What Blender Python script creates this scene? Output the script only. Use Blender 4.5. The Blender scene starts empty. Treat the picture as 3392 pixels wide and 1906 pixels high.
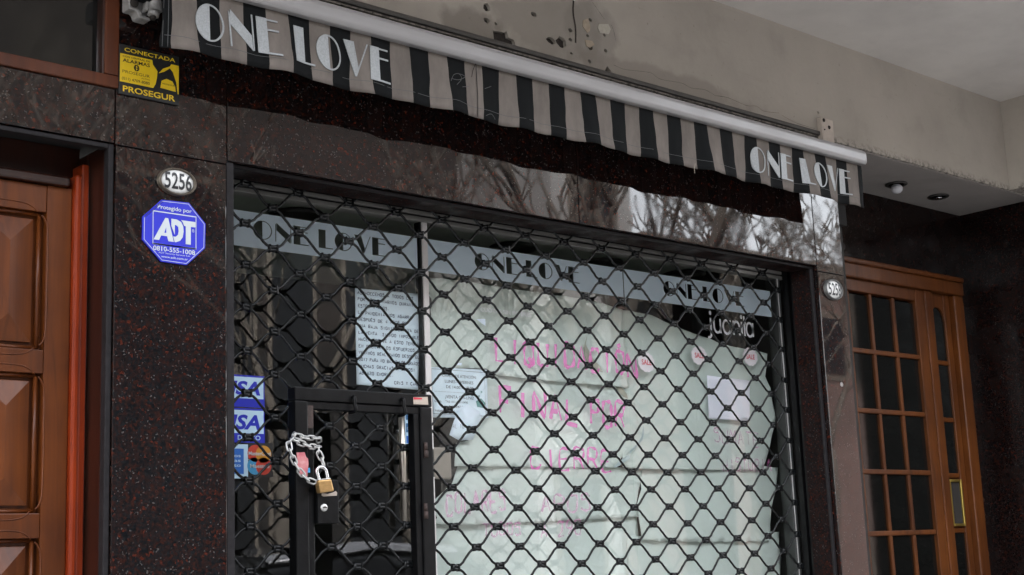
import bpy, math, random
from mathutils import Vector, Matrix, noise
from mathutils.geometry import delaunay_2d_cdt
random.seed(7)
SC = bpy.context.scene
COL = SC.collection

# ------------------------------------------------------------------ camera, sky, sun, exposure
CAM = Vector((-2.57768, -2.98968, 1.2))
RIGHT = Vector((0.74302002, -0.66807758, -0.03991987))
DOWN = Vector((0.0971357, 0.16666306, -0.98121765))
FWD = Vector((0.66218268, 0.72518672, 0.18872817))
FL = 2.795
cd = bpy.data.cameras.new('camera')
cam = bpy.data.objects.new('camera', cd)
COL.objects.link(cam)
cam.matrix_world = Matrix(((RIGHT.x, -DOWN.x, -FWD.x, CAM.x), (RIGHT.y, -DOWN.y, -FWD.y, CAM.y),
                           (RIGHT.z, -DOWN.z, -FWD.z, CAM.z), (0, 0, 0, 1)))
cd.sensor_width = 36
cd.lens = FL * 18
cd.clip_start = 0.05
cd.clip_end = 2000
SC.camera = cam
W = bpy.data.worlds.new('World')
SC.world = W
W.use_nodes = True
nt = W.node_tree
nt.nodes.clear()
sky = nt.nodes.new('ShaderNodeTexSky')
sky.sky_type = 'NISHITA'
sky.sun_disc = False
SUN_EL, SUN_AZ = math.radians(48), math.radians(325)
sky.sun_elevation = SUN_EL
sky.sun_rotation = SUN_AZ
sky.dust_density = 3.0
hs = nt.nodes.new('ShaderNodeHueSaturation')
hs.inputs['Saturation'].default_value = 0.2
bg = nt.nodes.new('ShaderNodeBackground')
bg.inputs['Strength'].default_value = 0.15
wo = nt.nodes.new('ShaderNodeOutputWorld')
nt.links.new(sky.outputs[0], hs.inputs['Color'])
nt.links.new(hs.outputs[0], bg.inputs['Color'])
nt.links.new(bg.outputs[0], wo.inputs['Surface'])
sl = bpy.data.lights.new('sun', 'SUN')
sl.energy = 0.8
sl.angle = math.radians(15)
sl.color = (1.0, 0.98, 0.95)
so = bpy.data.objects.new('sun', sl)
COL.objects.link(so)
sd = Vector((math.sin(SUN_AZ) * math.cos(SUN_EL), math.cos(SUN_AZ) * math.cos(SUN_EL), math.sin(SUN_EL)))
so.rotation_euler = sd.to_track_quat('Z', 'Y').to_euler()
so.location = (0, -8, 12)
SC.view_settings.view_transform = 'Standard'
SC.view_settings.look = 'None'
SC.view_settings.exposure = 3.95
SC.view_settings.gamma = 1.0
SC.view_settings.use_curve_mapping = False
try:
    SC.cycles.transparent_max_bounces = 24
    SC.cycles.max_bounces = 10
    SC.cycles.caustics_reflective = False
    SC.cycles.caustics_refractive = False
    SC.cycles.sample_clamp_indirect = 4.0
    SC.cycles.use_denoising = True
except Exception:
    pass


# ------------------------------------------------------------------ helpers
def ray(px, py):
    a, b = (px - 1696) / 1696 / FL, (py - 953) / 1696 / FL
    return RIGHT * a + DOWN * b + FWD


def at(px, py, Y):          # the point of the real plane y = Y seen at a pixel of the 3392 px photograph
    d = ray(px, py)
    return CAM + d * ((Y - CAM.y) / d.y)


def atz(px, py, Z):
    d = ray(px, py)
    return CAM + d * ((Z - CAM.z) / d.z)


def xz(px, py, Y):
    p = at(px, py, Y)
    return (p.x, p.z)


def pts(Y, x0, y0, s, lst):  # crop coordinates -> plane points
    return [xz(x0 + a / s, y0 + b / s, Y) for a, b in lst]


class MB:
    def __init__(self):
        self.v, self.f, self.m = [], [], []

    def add(self, vs, fs, mi=0):
        o = len(self.v)
        self.v += [tuple(p) for p in vs]
        self.f += [tuple(i + o for i in f) for f in fs]
        self.m += [mi] * len(fs)
        return self

    def box(self, x0, x1, y0, y1, z0, z1, mi=0):
        vs = [(x0, y0, z0), (x1, y0, z0), (x1, y1, z0), (x0, y1, z0), (x0, y0, z1), (x1, y0, z1), (x1, y1, z1), (x0, y1, z1)]
        return self.add(vs, [(0, 3, 2, 1), (4, 5, 6, 7), (0, 1, 5, 4), (1, 2, 6, 5), (2, 3, 7, 6), (3, 0, 4, 7)], mi)

    def prism(self, poly, y0, y1, mi=0, yf=None):
        a = sum(poly[i][0] * poly[(i + 1) % len(poly)][1] - poly[(i + 1) % len(poly)][0] * poly[i][1] for i in range(len(poly)))
        if a < 0:
            poly = poly[::-1]
        n = len(poly)
        g = yf or (lambda x, z: 0)
        vs = [(x, y0 + g(x, z), z) for x, z in poly] + [(x, y1 + g(x, z), z) for x, z in poly]
        fs = [tuple(range(n)), tuple(range(2 * n - 1, n - 1, -1))]
        fs += [(i, n + i, n + (i + 1) % n, (i + 1) % n) for i in range(n)]
        return self.add(vs, fs, mi)

    def tube(self, path, r, n=8, closed=False, mi=0):
        P = [Vector(p) for p in path]
        k = len(P)
        rs = r if isinstance(r, (list, tuple)) else [r] * k
        up = None
        vs = []
        for i in range(k):
            a = P[(i - 1) % k] if (closed or i > 0) else P[i]
            b = P[(i + 1) % k] if (closed or i < k - 1) else P[i]
            t = (b - a).normalized()
            if up is None:
                up = Vector((0, 1, 0)) if abs(t.y) < .8 else Vector((0, 0, 1))
            u = (up - t * up.dot(t)).normalized()
            up = u
            w = t.cross(u)
            for q in range(n):
                an = 2 * math.pi * q / n
                vs.append(P[i] + (u * math.cos(an) + w * math.sin(an)) * rs[i])
        fs = []
        for i in range(k if closed else k - 1):
            j = (i + 1) % k
            for q in range(n):
                fs.append((i * n + q, i * n + (q + 1) % n, j * n + (q + 1) % n, j * n + q))
        if not closed:
            fs.append(tuple(range(n - 1, -1, -1)))
            fs.append(tuple((k - 1) * n + q for q in range(n)))
        return self.add(vs, fs, mi)

    def ribbon(self, path, w, y, mi=0, yf=None):  # flat stroke in the plane y, path of (x, z), w a width or a list
        k = len(path)
        ws = w if isinstance(w, (list, tuple)) else [w] * k
        vs = []
        for i in range(k):
            a, b = path[max(i - 1, 0)], path[min(i + 1, k - 1)]
            dx, dz = b[0] - a[0], b[1] - a[1]
            L = math.hypot(dx, dz) or 1
            nx, nz = -dz / L * ws[i] / 2, dx / L * ws[i] / 2
            for s in (1, -1):
                x, z = path[i][0] + nx * s, path[i][1] + nz * s
                vs.append((x, y + (yf(x, z) if yf else 0), z))
        return self.add(vs, [(2 * i, 2 * i + 1, 2 * i + 3, 2 * i + 2) for i in range(k - 1)], mi)

    def lathe(self, prof, c, axis='y', n=32, sx=1, sz=1, mi=0):  # prof: (radius, offset along the axis)
        vs = []
        for r, h in prof:
            for q in range(n):
                an = 2 * math.pi * q / n
                a, b = r * math.cos(an) * sx, r * math.sin(an) * sz
                vs.append((c[0] + a, c[1] + h, c[2] + b) if axis == 'y' else (c[0] + a, c[1] + b, c[2] + h))
        fs = []
        for i in range(len(prof) - 1):
            for q in range(n):
                fs.append((i * n + q, i * n + (q + 1) % n, (i + 1) * n + (q + 1) % n, (i + 1) * n + q))
        fs.append(tuple(range(n)))
        fs.append(tuple((len(prof) - 1) * n + q for q in range(n)))
        return self.add(vs, fs, mi)

    def mesh(self, name, mats, smooth=False):
        me = bpy.data.meshes.new(name)
        me.from_pydata(self.v, [], self.f)
        for m in (mats if isinstance(mats, (list, tuple)) else [mats]):
            me.materials.append(m)
        me.polygons.foreach_set('material_index', self.m)
        if smooth:
            me.polygons.foreach_set('use_smooth', [True] * len(self.f))
        me.update()
        return me

    def build(self, name, mats, parent=None, smooth=False, bevel=0, label=None):
        o = bpy.data.objects.new(name, self.mesh(name, mats, smooth))
        COL.objects.link(o)
        if parent:
            hang(o, parent)
        if bevel:
            b = o.modifiers.new('edge', 'BEVEL')
            b.width = bevel
            b.segments = 2
            b.limit_method = 'ANGLE'
        if label:
            o['label'] = label
        return o


def org(o):
    p = Vector(o.location) + o.matrix_parent_inverse.translation
    while o.parent:
        o = o.parent
        p += o.location + o.matrix_parent_inverse.translation
    return p


def hang(o, parent):        # parts are built in world coordinates, then hung under their thing
    o.parent = parent
    o.matrix_parent_inverse = Matrix.Translation(-org(parent))


def thing(name, label, cat, loc=(0, 0, 0), group=None):
    o = bpy.data.objects.new(name, None)
    COL.objects.link(o)
    o.location = loc
    o.empty_display_size = 0.05
    return tag(o, label, cat, group)


def tag(o, label, cat, group=None, kind=None):
    if label:
        o['label'] = label
    if cat:
        o['category'] = cat
    if group:
        o['group'] = group
    if kind:
        o['kind'] = kind
    return o


def struct(o):
    o['kind'] = 'structure'
    return o


def share(name, me, parent=None, loc=None):
    o = bpy.data.objects.new(name, me)
    COL.objects.link(o)
    if loc is not None:
        o.location = loc
    if parent:
        hang(o, parent)
    return o


# ------------------------------------------------------------------ materials
def mat(name, color=(.5, .5, .5), rough=.5, metal=0, spec=.5, coat=0, **kw):
    m = bpy.data.materials.new(name)
    m.use_nodes = True
    N, L = m.node_tree.nodes, m.node_tree.links
    b = N['Principled BSDF']
    b.inputs['Base Color'].default_value = (*color, 1)
    b.inputs['Roughness'].default_value = rough
    b.inputs['Metallic'].default_value = metal
    b.inputs['Specular IOR Level'].default_value = spec
    b.inputs['Coat Weight'].default_value = coat
    b.inputs['Coat Roughness'].default_value = kw.get('coat_rough', .08)
    m['p'] = 1
    # slight colour variation
    var = kw.get('var', 0)
    if var:
        geo = N.new('ShaderNodeNewGeometry')
        mp = N.new('ShaderNodeMapping')
        mp.inputs['Scale'].default_value = kw.get('vscale', (8, 8, 8))
        L.new(geo.outputs['Position'], mp.inputs['Vector'])
        nz = N.new('ShaderNodeTexNoise')
        nz.inputs['Scale'].default_value = 1
        nz.inputs['Detail'].default_value = 6
        nz.inputs['Roughness'].default_value = .65
        L.new(mp.outputs[0], nz.inputs['Vector'])
        rp = N.new('ShaderNodeValToRGB')
        rp.color_ramp.elements[0].position = .3
        rp.color_ramp.elements[1].position = .7
        c2 = kw.get('color2') or tuple(c * (1 - var) for c in color)
        rp.color_ramp.elements[0].color = (*c2, 1)
        rp.color_ramp.elements[1].color = (*color, 1)
        L.new(nz.outputs['Fac'], rp.inputs['Fac'])
        L.new(rp.outputs[0], b.inputs['Base Color'])
        if kw.get('rvar'):
            mr = N.new('ShaderNodeMapRange')
            mr.inputs['To Min'].default_value = max(0, rough - kw['rvar'])
            mr.inputs['To Max'].default_value = min(1, rough + kw['rvar'])
            L.new(nz.outputs['Fac'], mr.inputs['Value'])
            L.new(mr.outputs[0], b.inputs['Roughness'])
    if kw.get('bump'):
        geo = N.new('ShaderNodeNewGeometry')
        nz = N.new('ShaderNodeTexNoise')
        nz.inputs['Scale'].default_value = kw.get('bscale', 80)
        nz.inputs['Detail'].default_value = 5
        L.new(geo.outputs['Position'], nz.inputs['Vector'])
        bp = N.new('ShaderNodeBump')
        bp.inputs['Strength'].default_value = kw['bump']
        bp.inputs['Distance'].default_value = kw.get('bdist', .004)
        L.new(nz.outputs['Fac'], bp.inputs['Height'])
        L.new(bp.outputs[0], b.inputs['Normal'])
    return m


def granite(name, tint=1.0, rough=.07, spec=.5):
    m = bpy.data.materials.new(name)
    m.use_nodes = True
    N, L = m.node_tree.nodes, m.node_tree.links
    b = N['Principled BSDF']
    geo = N.new('ShaderNodeNewGeometry')
    oi = N.new('ShaderNodeObjectInfo')
    ad = N.new('ShaderNodeVectorMath')
    ad.operation = 'MULTIPLY_ADD'
    cb = N.new('ShaderNodeCombineXYZ')
    for k in range(3):
        L.new(oi.outputs['Random'], cb.inputs[k])
    ad.inputs[1].default_value = (7, 13, 5)
    L.new(cb.outputs[0], ad.inputs[0])
    L.new(geo.outputs['Position'], ad.inputs[2])
    # grains distorted
    nz = N.new('ShaderNodeTexNoise')
    nz.inputs['Scale'].default_value = 110
    nz.inputs['Detail'].default_value = 3
    L.new(ad.outputs[0], nz.inputs['Vector'])
    mx = N.new('ShaderNodeVectorMath')
    mx.operation = 'MULTIPLY_ADD'
    mx.inputs[1].default_value = (.008, .008, .008)
    L.new(nz.outputs['Color'], mx.inputs[0])
    L.new(ad.outputs[0], mx.inputs[2])
    cols = []
    for sc, els in ((165, [(0, (.010, .011, .013)), (.30, (.034, .017, .014)), (.48, (.085, .024, .015)), (.70, (.026, .027, .030)), (.84, (.060, .024, .018)), (.945, (.18, .036, .018))]),
                    (330, [(0, (.013, .014, .016)), (.32, (.044, .018, .014)), (.60, (.060, .030, .026)), (.80, (.022, .025, .028)), (.958, (.22, .20, .19))])):
        vo = N.new('ShaderNodeTexVoronoi')
        vo.inputs['Scale'].default_value = sc
        L.new(mx.outputs[0], vo.inputs['Vector'])
        sp = N.new('ShaderNodeSeparateColor')
        L.new(vo.outputs['Color'], sp.inputs[0])
        rp = N.new('ShaderNodeValToRGB')
        rp.color_ramp.interpolation = 'CONSTANT'
        e = rp.color_ramp.elements
        e[0].position, e[0].color = els[0][0], (*els[0][1], 1)
        e[1].position, e[1].color = els[1][0], (*els[1][1], 1)
        for p_, c_ in els[2:]:
            q = e.new(p_)
            q.color = (*c_, 1)
        L.new(sp.outputs[0], rp.inputs['Fac'])
        cols.append(rp)
    n2 = N.new('ShaderNodeTexNoise')
    n2.inputs['Scale'].default_value = 45
    n2.inputs['Detail'].default_value = 4
    L.new(ad.outputs[0], n2.inputs['Vector'])
    r2 = N.new('ShaderNodeValToRGB')
    r2.color_ramp.elements[0].position = .42
    r2.color_ramp.elements[1].position = .58
    L.new(n2.outputs['Fac'], r2.inputs['Fac'])
    mc = N.new('ShaderNodeMix')
    mc.data_type = 'RGBA'
    L.new(r2.outputs[0], mc.inputs['Factor'])
    L.new(cols[0].outputs[0], mc.inputs[6])
    L.new(cols[1].outputs[0], mc.inputs[7])
    ml = N.new('ShaderNodeMix')
    ml.data_type = 'RGBA'
    ml.blend_type = 'MULTIPLY'
    ml.inputs['Factor'].default_value = 1
    ml.inputs[7].default_value = (tint, tint, tint, 1)
    L.new(mc.outputs[2], ml.inputs[6])
    L.new(ml.outputs[2], b.inputs['Base Color'])
    n3 = N.new('ShaderNodeTexNoise')
    n3.inputs['Scale'].default_value = 9
    n3.inputs['Detail'].default_value = 6
    L.new(geo.outputs['Position'], n3.inputs['Vector'])
    mr = N.new('ShaderNodeMapRange')
    mr.inputs['From Min'].default_value = .35
    mr.inputs['From Max'].default_value = .7
    mr.inputs['To Min'].default_value = rough * .5
    mr.inputs['To Max'].default_value = rough * 1.9
    L.new(n3.outputs['Fac'], mr.inputs['Value'])
    L.new(mr.outputs[0], b.inputs['Roughness'])
    b.inputs['IOR'].default_value = 1.5
    b.inputs['Specular IOR Level'].default_value = spec
    bp = N.new('ShaderNodeBump')          # slabs are never perfectly flat
    bp.inputs['Strength'].default_value = .1
    bp.inputs['Distance'].default_value = .0008
    n4 = N.new('ShaderNodeTexNoise')
    n4.inputs['Scale'].default_value = 7
    L.new(geo.outputs['Position'], n4.inputs['Vector'])
    L.new(n4.outputs['Fac'], bp.inputs['Height'])
    L.new(bp.outputs[0], b.inputs['Normal'])
    return m


def wood(name, c1, c2, rough=.3, coat=.5, grain=(40, 40, 2.2)):
    m = bpy.data.materials.new(name)
    m.use_nodes = True
    N, L = m.node_tree.nodes, m.node_tree.links
    b = N['Principled BSDF']
    geo = N.new('ShaderNodeNewGeometry')
    mp = N.new('ShaderNodeMapping')
    mp.inputs['Scale'].default_value = grain
    L.new(geo.outputs['Position'], mp.inputs['Vector'])
    nz = N.new('ShaderNodeTexNoise')
    nz.inputs['Scale'].default_value = 1.0
    nz.inputs['Detail'].default_value = 8
    nz.inputs['Roughness'].default_value = .6
    nz.inputs['Distortion'].default_value = .6
    L.new(mp.outputs[0], nz.inputs['Vector'])
    n2 = N.new('ShaderNodeTexNoise')
    n2.inputs['Scale'].default_value = 5
    n2.inputs['Detail'].default_value = 3
    L.new(geo.outputs['Position'], n2.inputs['Vector'])
    mm = N.new('ShaderNodeMath')
    mm.operation = 'MULTIPLY_ADD'
    mm.inputs[1].default_value = .55
    L.new(n2.outputs['Fac'], mm.inputs[0])
    m3 = N.new('ShaderNodeMath')
    m3.operation = 'MULTIPLY'
    m3.inputs[1].default_value = .5
    L.new(nz.outputs['Fac'], m3.inputs[0])
    L.new(m3.outputs[0], mm.inputs[2])
    rp = N.new('ShaderNodeValToRGB')
    rp.color_ramp.elements[0].position = .36
    rp.color_ramp.elements[1].position = .66
    rp.color_ramp.elements[0].color = (*c2, 1)
    rp.color_ramp.elements[1].color = (*c1, 1)
    L.new(mm.outputs[0], rp.inputs['Fac'])
    L.new(rp.outputs[0], b.inputs['Base Color'])
    mp3 = N.new('ShaderNodeMapping')                    # dark weathered streaks and handled, dirty places
    mp3.inputs['Scale'].default_value = (grain[0] * .35, grain[1] * .35, grain[2] * .45)
    L.new(geo.outputs['Position'], mp3.inputs['Vector'])
    n5 = N.new('ShaderNodeTexNoise')
    n5.inputs['Scale'].default_value = 1.0
    n5.inputs['Detail'].default_value = 9
    n5.inputs['Roughness'].default_value = .7
    n5.inputs['Distortion'].default_value = 1.2
    L.new(mp3.outputs[0], n5.inputs['Vector'])
    r5 = N.new('ShaderNodeMapRange')
    r5.inputs['From Min'].default_value = .54
    r5.inputs['From Max'].default_value = .74
    r5.inputs['To Max'].default_value = .85
    L.new(n5.outputs['Fac'], r5.inputs['Value'])
    m5 = N.new('ShaderNodeMix')
    m5.data_type = 'RGBA'
    L.new(r5.outputs[0], m5.inputs['Factor'])
    L.new(rp.outputs[0], m5.inputs[6])
    m5.inputs[7].default_value = (c2[0] * .4, c2[1] * .4, c2[2] * .4, 1)
    L.new(m5.outputs[2], b.inputs['Base Color'])
    mr = N.new('ShaderNodeMapRange')
    mr.inputs['To Min'].default_value = rough * .6
    mr.inputs['To Max'].default_value = min(1, rough * 1.7)
    L.new(n5.outputs['Fac'], mr.inputs['Value'])
    L.new(mr.outputs[0], b.inputs['Roughness'])
    b.inputs['Specular IOR Level'].default_value = .28
    b.inputs['Coat Weight'].default_value = coat
    b.inputs['Coat Roughness'].default_value = .18
    bp = N.new('ShaderNodeBump')
    bp.inputs['Strength'].default_value = .25
    bp.inputs['Distance'].default_value = .001
    L.new(nz.outputs['Fac'], bp.inputs['Height'])
    L.new(bp.outputs[0], b.inputs['Normal'])
    return m


def plaster(name, base, dark, zedge=None, spots=()):
    m = bpy.data.materials.new(name)
    m.use_nodes = True
    N, L = m.node_tree.nodes, m.node_tree.links
    b = N['Principled BSDF']
    b.inputs['Roughness'].default_value = .85
    b.inputs['Specular IOR Level'].default_value = .25
    geo = N.new('ShaderNodeNewGeometry')

    def nzr(scale, det, lo, hi, vec=None):
        n = N.new('ShaderNodeTexNoise')
        n.inputs['Scale'].default_value = scale
        n.inputs['Detail'].default_value = det
        n.inputs['Roughness'].default_value = .62
        L.new(vec or geo.outputs['Position'], n.inputs['Vector'])
        r = N.new('ShaderNodeMapRange')
        r.inputs['From Min'].default_value = lo
        r.inputs['From Max'].default_value = hi
        L.new(n.outputs['Fac'], r.inputs['Value'])
        return r.outputs[0]

    def mixc(f, a, c, amount=1.0):
        mx = N.new('ShaderNodeMix')
        mx.data_type = 'RGBA'
        if amount != 1.0:
            mu = N.new('ShaderNodeMath')
            mu.operation = 'MULTIPLY'
            mu.inputs[1].default_value = amount
            L.new(f, mu.inputs[0])
            f = mu.outputs[0]
        L.new(f, mx.inputs['Factor'])
        if isinstance(a, tuple):
            mx.inputs[6].default_value = (*a, 1)
        else:
            L.new(a, mx.inputs[6])
        mx.inputs[7].default_value = (*c, 1)
        return mx.outputs[2]
    c = mixc(nzr(2.2, 5, .35, .7), base, tuple(x * .82 for x in base))
    c = mixc(nzr(5, 8, .56, .74), c, dark, .22)
    mp = N.new('ShaderNodeMapping')                      # runs of dirt and scratches
    mp.inputs['Scale'].default_value = (2.5, 6, 26)
    mp.inputs['Rotation'].default_value = (0, math.radians(8), 0)
    L.new(geo.outputs['Position'], mp.inputs['Vector'])
    c = mixc(nzr(1, 6, .6, .78, mp.outputs[0]), c, tuple(x * .6 for x in base), .3)
    c = mixc(nzr(55, 3, .68, .76), c, dark, .45)          # pits
    for sx, sz, rx, rz, col, am in spots:                # cement repairs and dirty patches, each with its own outline
        mq = N.new('ShaderNodeMapping')
        mq.inputs['Location'].default_value = (-sx / rx, 0, -sz / rz)
        mq.inputs['Scale'].default_value = (1 / rx, .3, 1 / rz)
        L.new(geo.outputs['Position'], mq.inputs['Vector'])
        ln = N.new('ShaderNodeVectorMath')
        ln.operation = 'LENGTH'
        L.new(mq.outputs[0], ln.inputs[0])
        nn = N.new('ShaderNodeTexNoise')
        nn.inputs['Scale'].default_value = 13
        nn.inputs['Detail'].default_value = 7
        L.new(geo.outputs['Position'], nn.inputs['Vector'])
        ad = N.new('ShaderNodeMath')
        ad.operation = 'MULTIPLY_ADD'
        ad.inputs[1].default_value = 1.4
        L.new(nn.outputs['Fac'], ad.inputs[0])
        L.new(ln.outputs['Value'], ad.inputs[2])
        rr = N.new('ShaderNodeMapRange')
        rr.inputs['From Min'].default_value = 1.45
        rr.inputs['From Max'].default_value = 1.75
        rr.inputs['To Min'].default_value = 1
        rr.inputs['To Max'].default_value = 0
        L.new(ad.outputs[0], rr.inputs['Value'])
        c = mixc(rr.outputs[0], c, col, am)
    if zedge is not None:                                # grime that grew along the arris
        sp = N.new('ShaderNodeSeparateXYZ')
        L.new(geo.outputs['Position'], sp.inputs[0])
        mr = N.new('ShaderNodeMapRange')
        mr.inputs['From Min'].default_value = zedge
        mr.inputs['From Max'].default_value = zedge + .03
        mr.inputs['To Min'].default_value = 1
        mr.inputs['To Max'].default_value = 0
        L.new(sp.outputs[2], mr.inputs['Value'])
        mu = N.new('ShaderNodeMath')
        mu.operation = 'MULTIPLY'
        L.new(mr.outputs[0], mu.inputs[0])
        L.new(nzr(60, 8, .44, .62), mu.inputs[1])
        c = mixc(mu.outputs[0], c, (.05, .048, .045), .8)
    L.new(c, b.inputs['Base Color'])
    bp = N.new('ShaderNodeBump')
    bp.inputs['Strength'].default_value = .35
    bp.inputs['Distance'].default_value = .003
    n = N.new('ShaderNodeTexNoise')
    n.inputs['Scale'].default_value = 42
    n.inputs['Detail'].default_value = 8
    L.new(geo.outputs['Position'], n.inputs['Vector'])
    L.new(n.outputs['Fac'], bp.inputs['Height'])
    L.new(bp.outputs[0], b.inputs['Normal'])
    return m


def glassy(name, tint=(.98, .992, .986), refl=1.0):
    m = bpy.data.materials.new(name)
    m.use_nodes = True
    N, L = m.node_tree.nodes, m.node_tree.links
    N.clear()
    out = N.new('ShaderNodeOutputMaterial')
    tr = N.new('ShaderNodeBsdfTransparent')
    tr.inputs[0].default_value = (*tint, 1)
    if refl == 0:
        L.new(tr.outputs[0], out.inputs[0])
        return m
    gl = N.new('ShaderNodeBsdfGlossy')
    gl.inputs['Roughness'].default_value = 0.012
    gl.inputs['Color'].default_value = (1, 1, 1, 1)
    lw = N.new('ShaderNodeLayerWeight')
    lw.inputs['Blend'].default_value = .5
    fr = N.new('ShaderNodeMath')
    fr.operation = 'POWER'
    fr.inputs[1].default_value = 5
    L.new(lw.outputs['Facing'], fr.inputs[0])
    mu = N.new('ShaderNodeMath')
    mu.operation = 'MULTIPLY_ADD'
    mu.use_clamp = True
    mu.inputs[1].default_value = .9 * refl       # both faces of the pane
    mu.inputs[2].default_value = .07 * refl
    mx = N.new('ShaderNodeMixShader')
    L.new(fr.outputs[0], mu.inputs[0])
    L.new(mu.outputs[0], mx.inputs[0])
    L.new(tr.outputs[0], mx.inputs[1])
    L.new(gl.outputs[0], mx.inputs[2])
    L.new(mx.outputs[0], out.inputs[0])
    return m


def sheer(name, color, alpha, rough=.8):
    m = bpy.data.materials.new(name)
    m.use_nodes = True
    N, L = m.node_tree.nodes, m.node_tree.links
    b = N['Principled BSDF']
    b.inputs['Base Color'].default_value = (*color, 1)
    b.inputs['Roughness'].default_value = rough
    b.inputs['Alpha'].default_value = alpha
    return m


M = {}
M['granite'] = granite('polished_granite', .31, .022)
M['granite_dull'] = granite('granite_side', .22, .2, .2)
M['granite_reveal'] = granite('granite_reveal', .30, .55, .08)
M['stone_edge'] = mat('sawn_stone_edge', (.021, .019, .0205), .6, spec=.15, var=.5, vscale=(60, 60, 60), bump=.3, bscale=300, bdist=.001)
M['joint'] = mat('joint_filler', (.008, .008, .008), .8)
M['door_wood'] = wood('red_brown_wood', (.140, .036, .0055), (.062, .015, .003), .34, .1)
M['post_wood'] = wood('orange_wood', (.30, .036, .006), (.16, .018, .0035), .28, .5)
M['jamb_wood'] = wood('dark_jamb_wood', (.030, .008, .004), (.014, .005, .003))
M['french_wood'] = wood('french_door_wood', (.125, .035, .005), (.060, .016, .003), .42, .1)
M['transom_wood'] = wood('transom_wood', (.10, .024, .005), (.05, .012, .0035), .5, .1)
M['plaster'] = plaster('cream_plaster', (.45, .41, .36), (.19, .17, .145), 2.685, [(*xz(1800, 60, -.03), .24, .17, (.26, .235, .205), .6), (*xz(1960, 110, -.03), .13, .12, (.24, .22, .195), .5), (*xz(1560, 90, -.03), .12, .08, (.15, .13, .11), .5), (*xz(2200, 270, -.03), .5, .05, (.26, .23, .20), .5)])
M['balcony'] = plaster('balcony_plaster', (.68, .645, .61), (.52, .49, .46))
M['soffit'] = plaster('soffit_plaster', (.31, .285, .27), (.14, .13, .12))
M['chip'] = mat('broken_plaster', (.05, .04, .034), .95, var=.5, vscale=(90, 90, 90), bump=.6, bscale=120)
M['patch'] = mat('bare_patch', (.46, .38, .29), .9, var=.3, vscale=(60, 60, 60))
M['patch_pale'] = mat('filler_patch', (.52, .49, .42), .9, var=.2, vscale=(60, 60, 60))
M['awning_white'] = mat('white_paint', (.315, .304, .304), .38, var=.16, vscale=(3, 30, 30), coat=.2)
M['cloth_black'] = mat('black_cloth', (.0034, .0041, .0046), .9, spec=.2, var=.35, vscale=(40, 40, 12), bump=.15, bscale=500, bdist=.0006)
M['cloth_beige'] = mat('beige_cloth', (.19, .165, .147), .95, spec=.15, var=.34, vscale=(16, 16, 7), bump=.3, bscale=60, bdist=.002)
M['thread'] = mat('grey_thread', (.09, .09, .09), .9)
M['thread_beige'] = mat('beige_thread', (.3, .26, .2), .9)
M['silver_print'] = mat('silver_print', (.33, .345, .35), .45, metal=.25, var=.3, vscale=(220, 220, 220), bump=.3, bscale=700, bdist=.0004)
M['rail_grey'] = mat('weathered_rail', (.10, .092, .085), .6, var=.55, vscale=(10, 40, 60), bump=.3)
M['black_void'] = mat('dark_void', (.006, .006, .006), .9)
M['cast_white'] = mat('cast_bracket', (.36, .35, .34), .42, metal=.1, var=.45, vscale=(45, 45, 45))
M['cream_metal'] = mat('cream_metal', (.62, .54, .47), .55, var=.25, vscale=(30, 30, 30))
M['hole'] = mat('bolt_hole', (.02, .016, .013), .9)
M['rod'] = mat('black_enamel', (.005, .0058, .0065), .2, spec=.28, var=.4, vscale=(70, 70, 70), rvar=.14, bump=.25, bscale=260, bdist=.0007)
M['frame_black'] = mat('black_frame_paint', (.0045, .0045, .005), .36, spec=.2, var=.5, vscale=(35, 35, 35), rvar=.15, bump=.3, bscale=160, bdist=.0009)
M['rust'] = mat('worn_rusty_paint', (.055, .032, .026), .7, var=.6, vscale=(90, 90, 90), bump=.4, bscale=200)
M['galv'] = mat('galvanised_steel', (.62, .615, .60), .35, metal=.6, var=.25, vscale=(120, 120, 120), rvar=.1)
M['steel'] = mat('bright_steel', (.75, .75, .76), .16, metal=1.0)
M['pull_metal'] = mat('worn_chrome', (.55, .50, .44), .28, metal=1.0)
M['brass'] = mat('brass', (.58, .36, .15), .34, metal=.8, var=.3, vscale=(80, 10, 300), rvar=.08)
M['gold'] = mat('gold_frame', (.55, .40, .10), .3, metal=.9)
M['glass'] = glassy('shop_glass')
M['glass_side'] = glassy('glass_edge', (.975, .99, .98), 0)
M['glass_dark'] = mat('dim_glass', (.0045, .005, .0045), .06, spec=.4, var=.3, vscale=(6, 6, 6))
M['band'] = sheer('frosted_vinyl', (.76, .90, 1.0), .8)
M['white_vinyl'] = mat('white_vinyl', (.75, .76, .78), .5)
M['alu_white'] = mat('white_aluminium', (.86, .82, .80), .4, var=.12, vscale=(20, 20, 6))
M['alu_grey'] = mat('grey_aluminium', (.075, .076, .075), .38, metal=.3, var=.3, vscale=(30, 30, 5))
M['alu_rail'] = mat('dull_top_rail', (.30, .29, .27), .45, metal=.2, var=.3, vscale=(10, 40, 80))
M['black_gasket'] = mat('black_gasket', (.008, .008, .008), .5)
M['paper_green'] = mat('pale_green_paper', (.665, .725, .685), .75, spec=.25, var=.10, vscale=(5, 5, 5), bump=.7, bscale=11, bdist=.012)
M['paper_white'] = mat('bluish_white_paper', (.80, .90, 1.0), .8, spec=.2, var=.05, vscale=(9, 9, 9))
M['paper_lilac'] = mat('lilac_white_paper', (.90, .88, .99), .8, spec=.2, var=.05, vscale=(9, 9, 9))
M['paper_shade'] = mat('kraft_back_of_paper', (.40, .40, .33), .8, var=.15, vscale=(30, 30, 30))
M['tape_grey'] = mat('packing_tape', (.42, .50, .52), .35)
M['ink'] = mat('blue_black_ink', (.03, .045, .10), .7)
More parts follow.
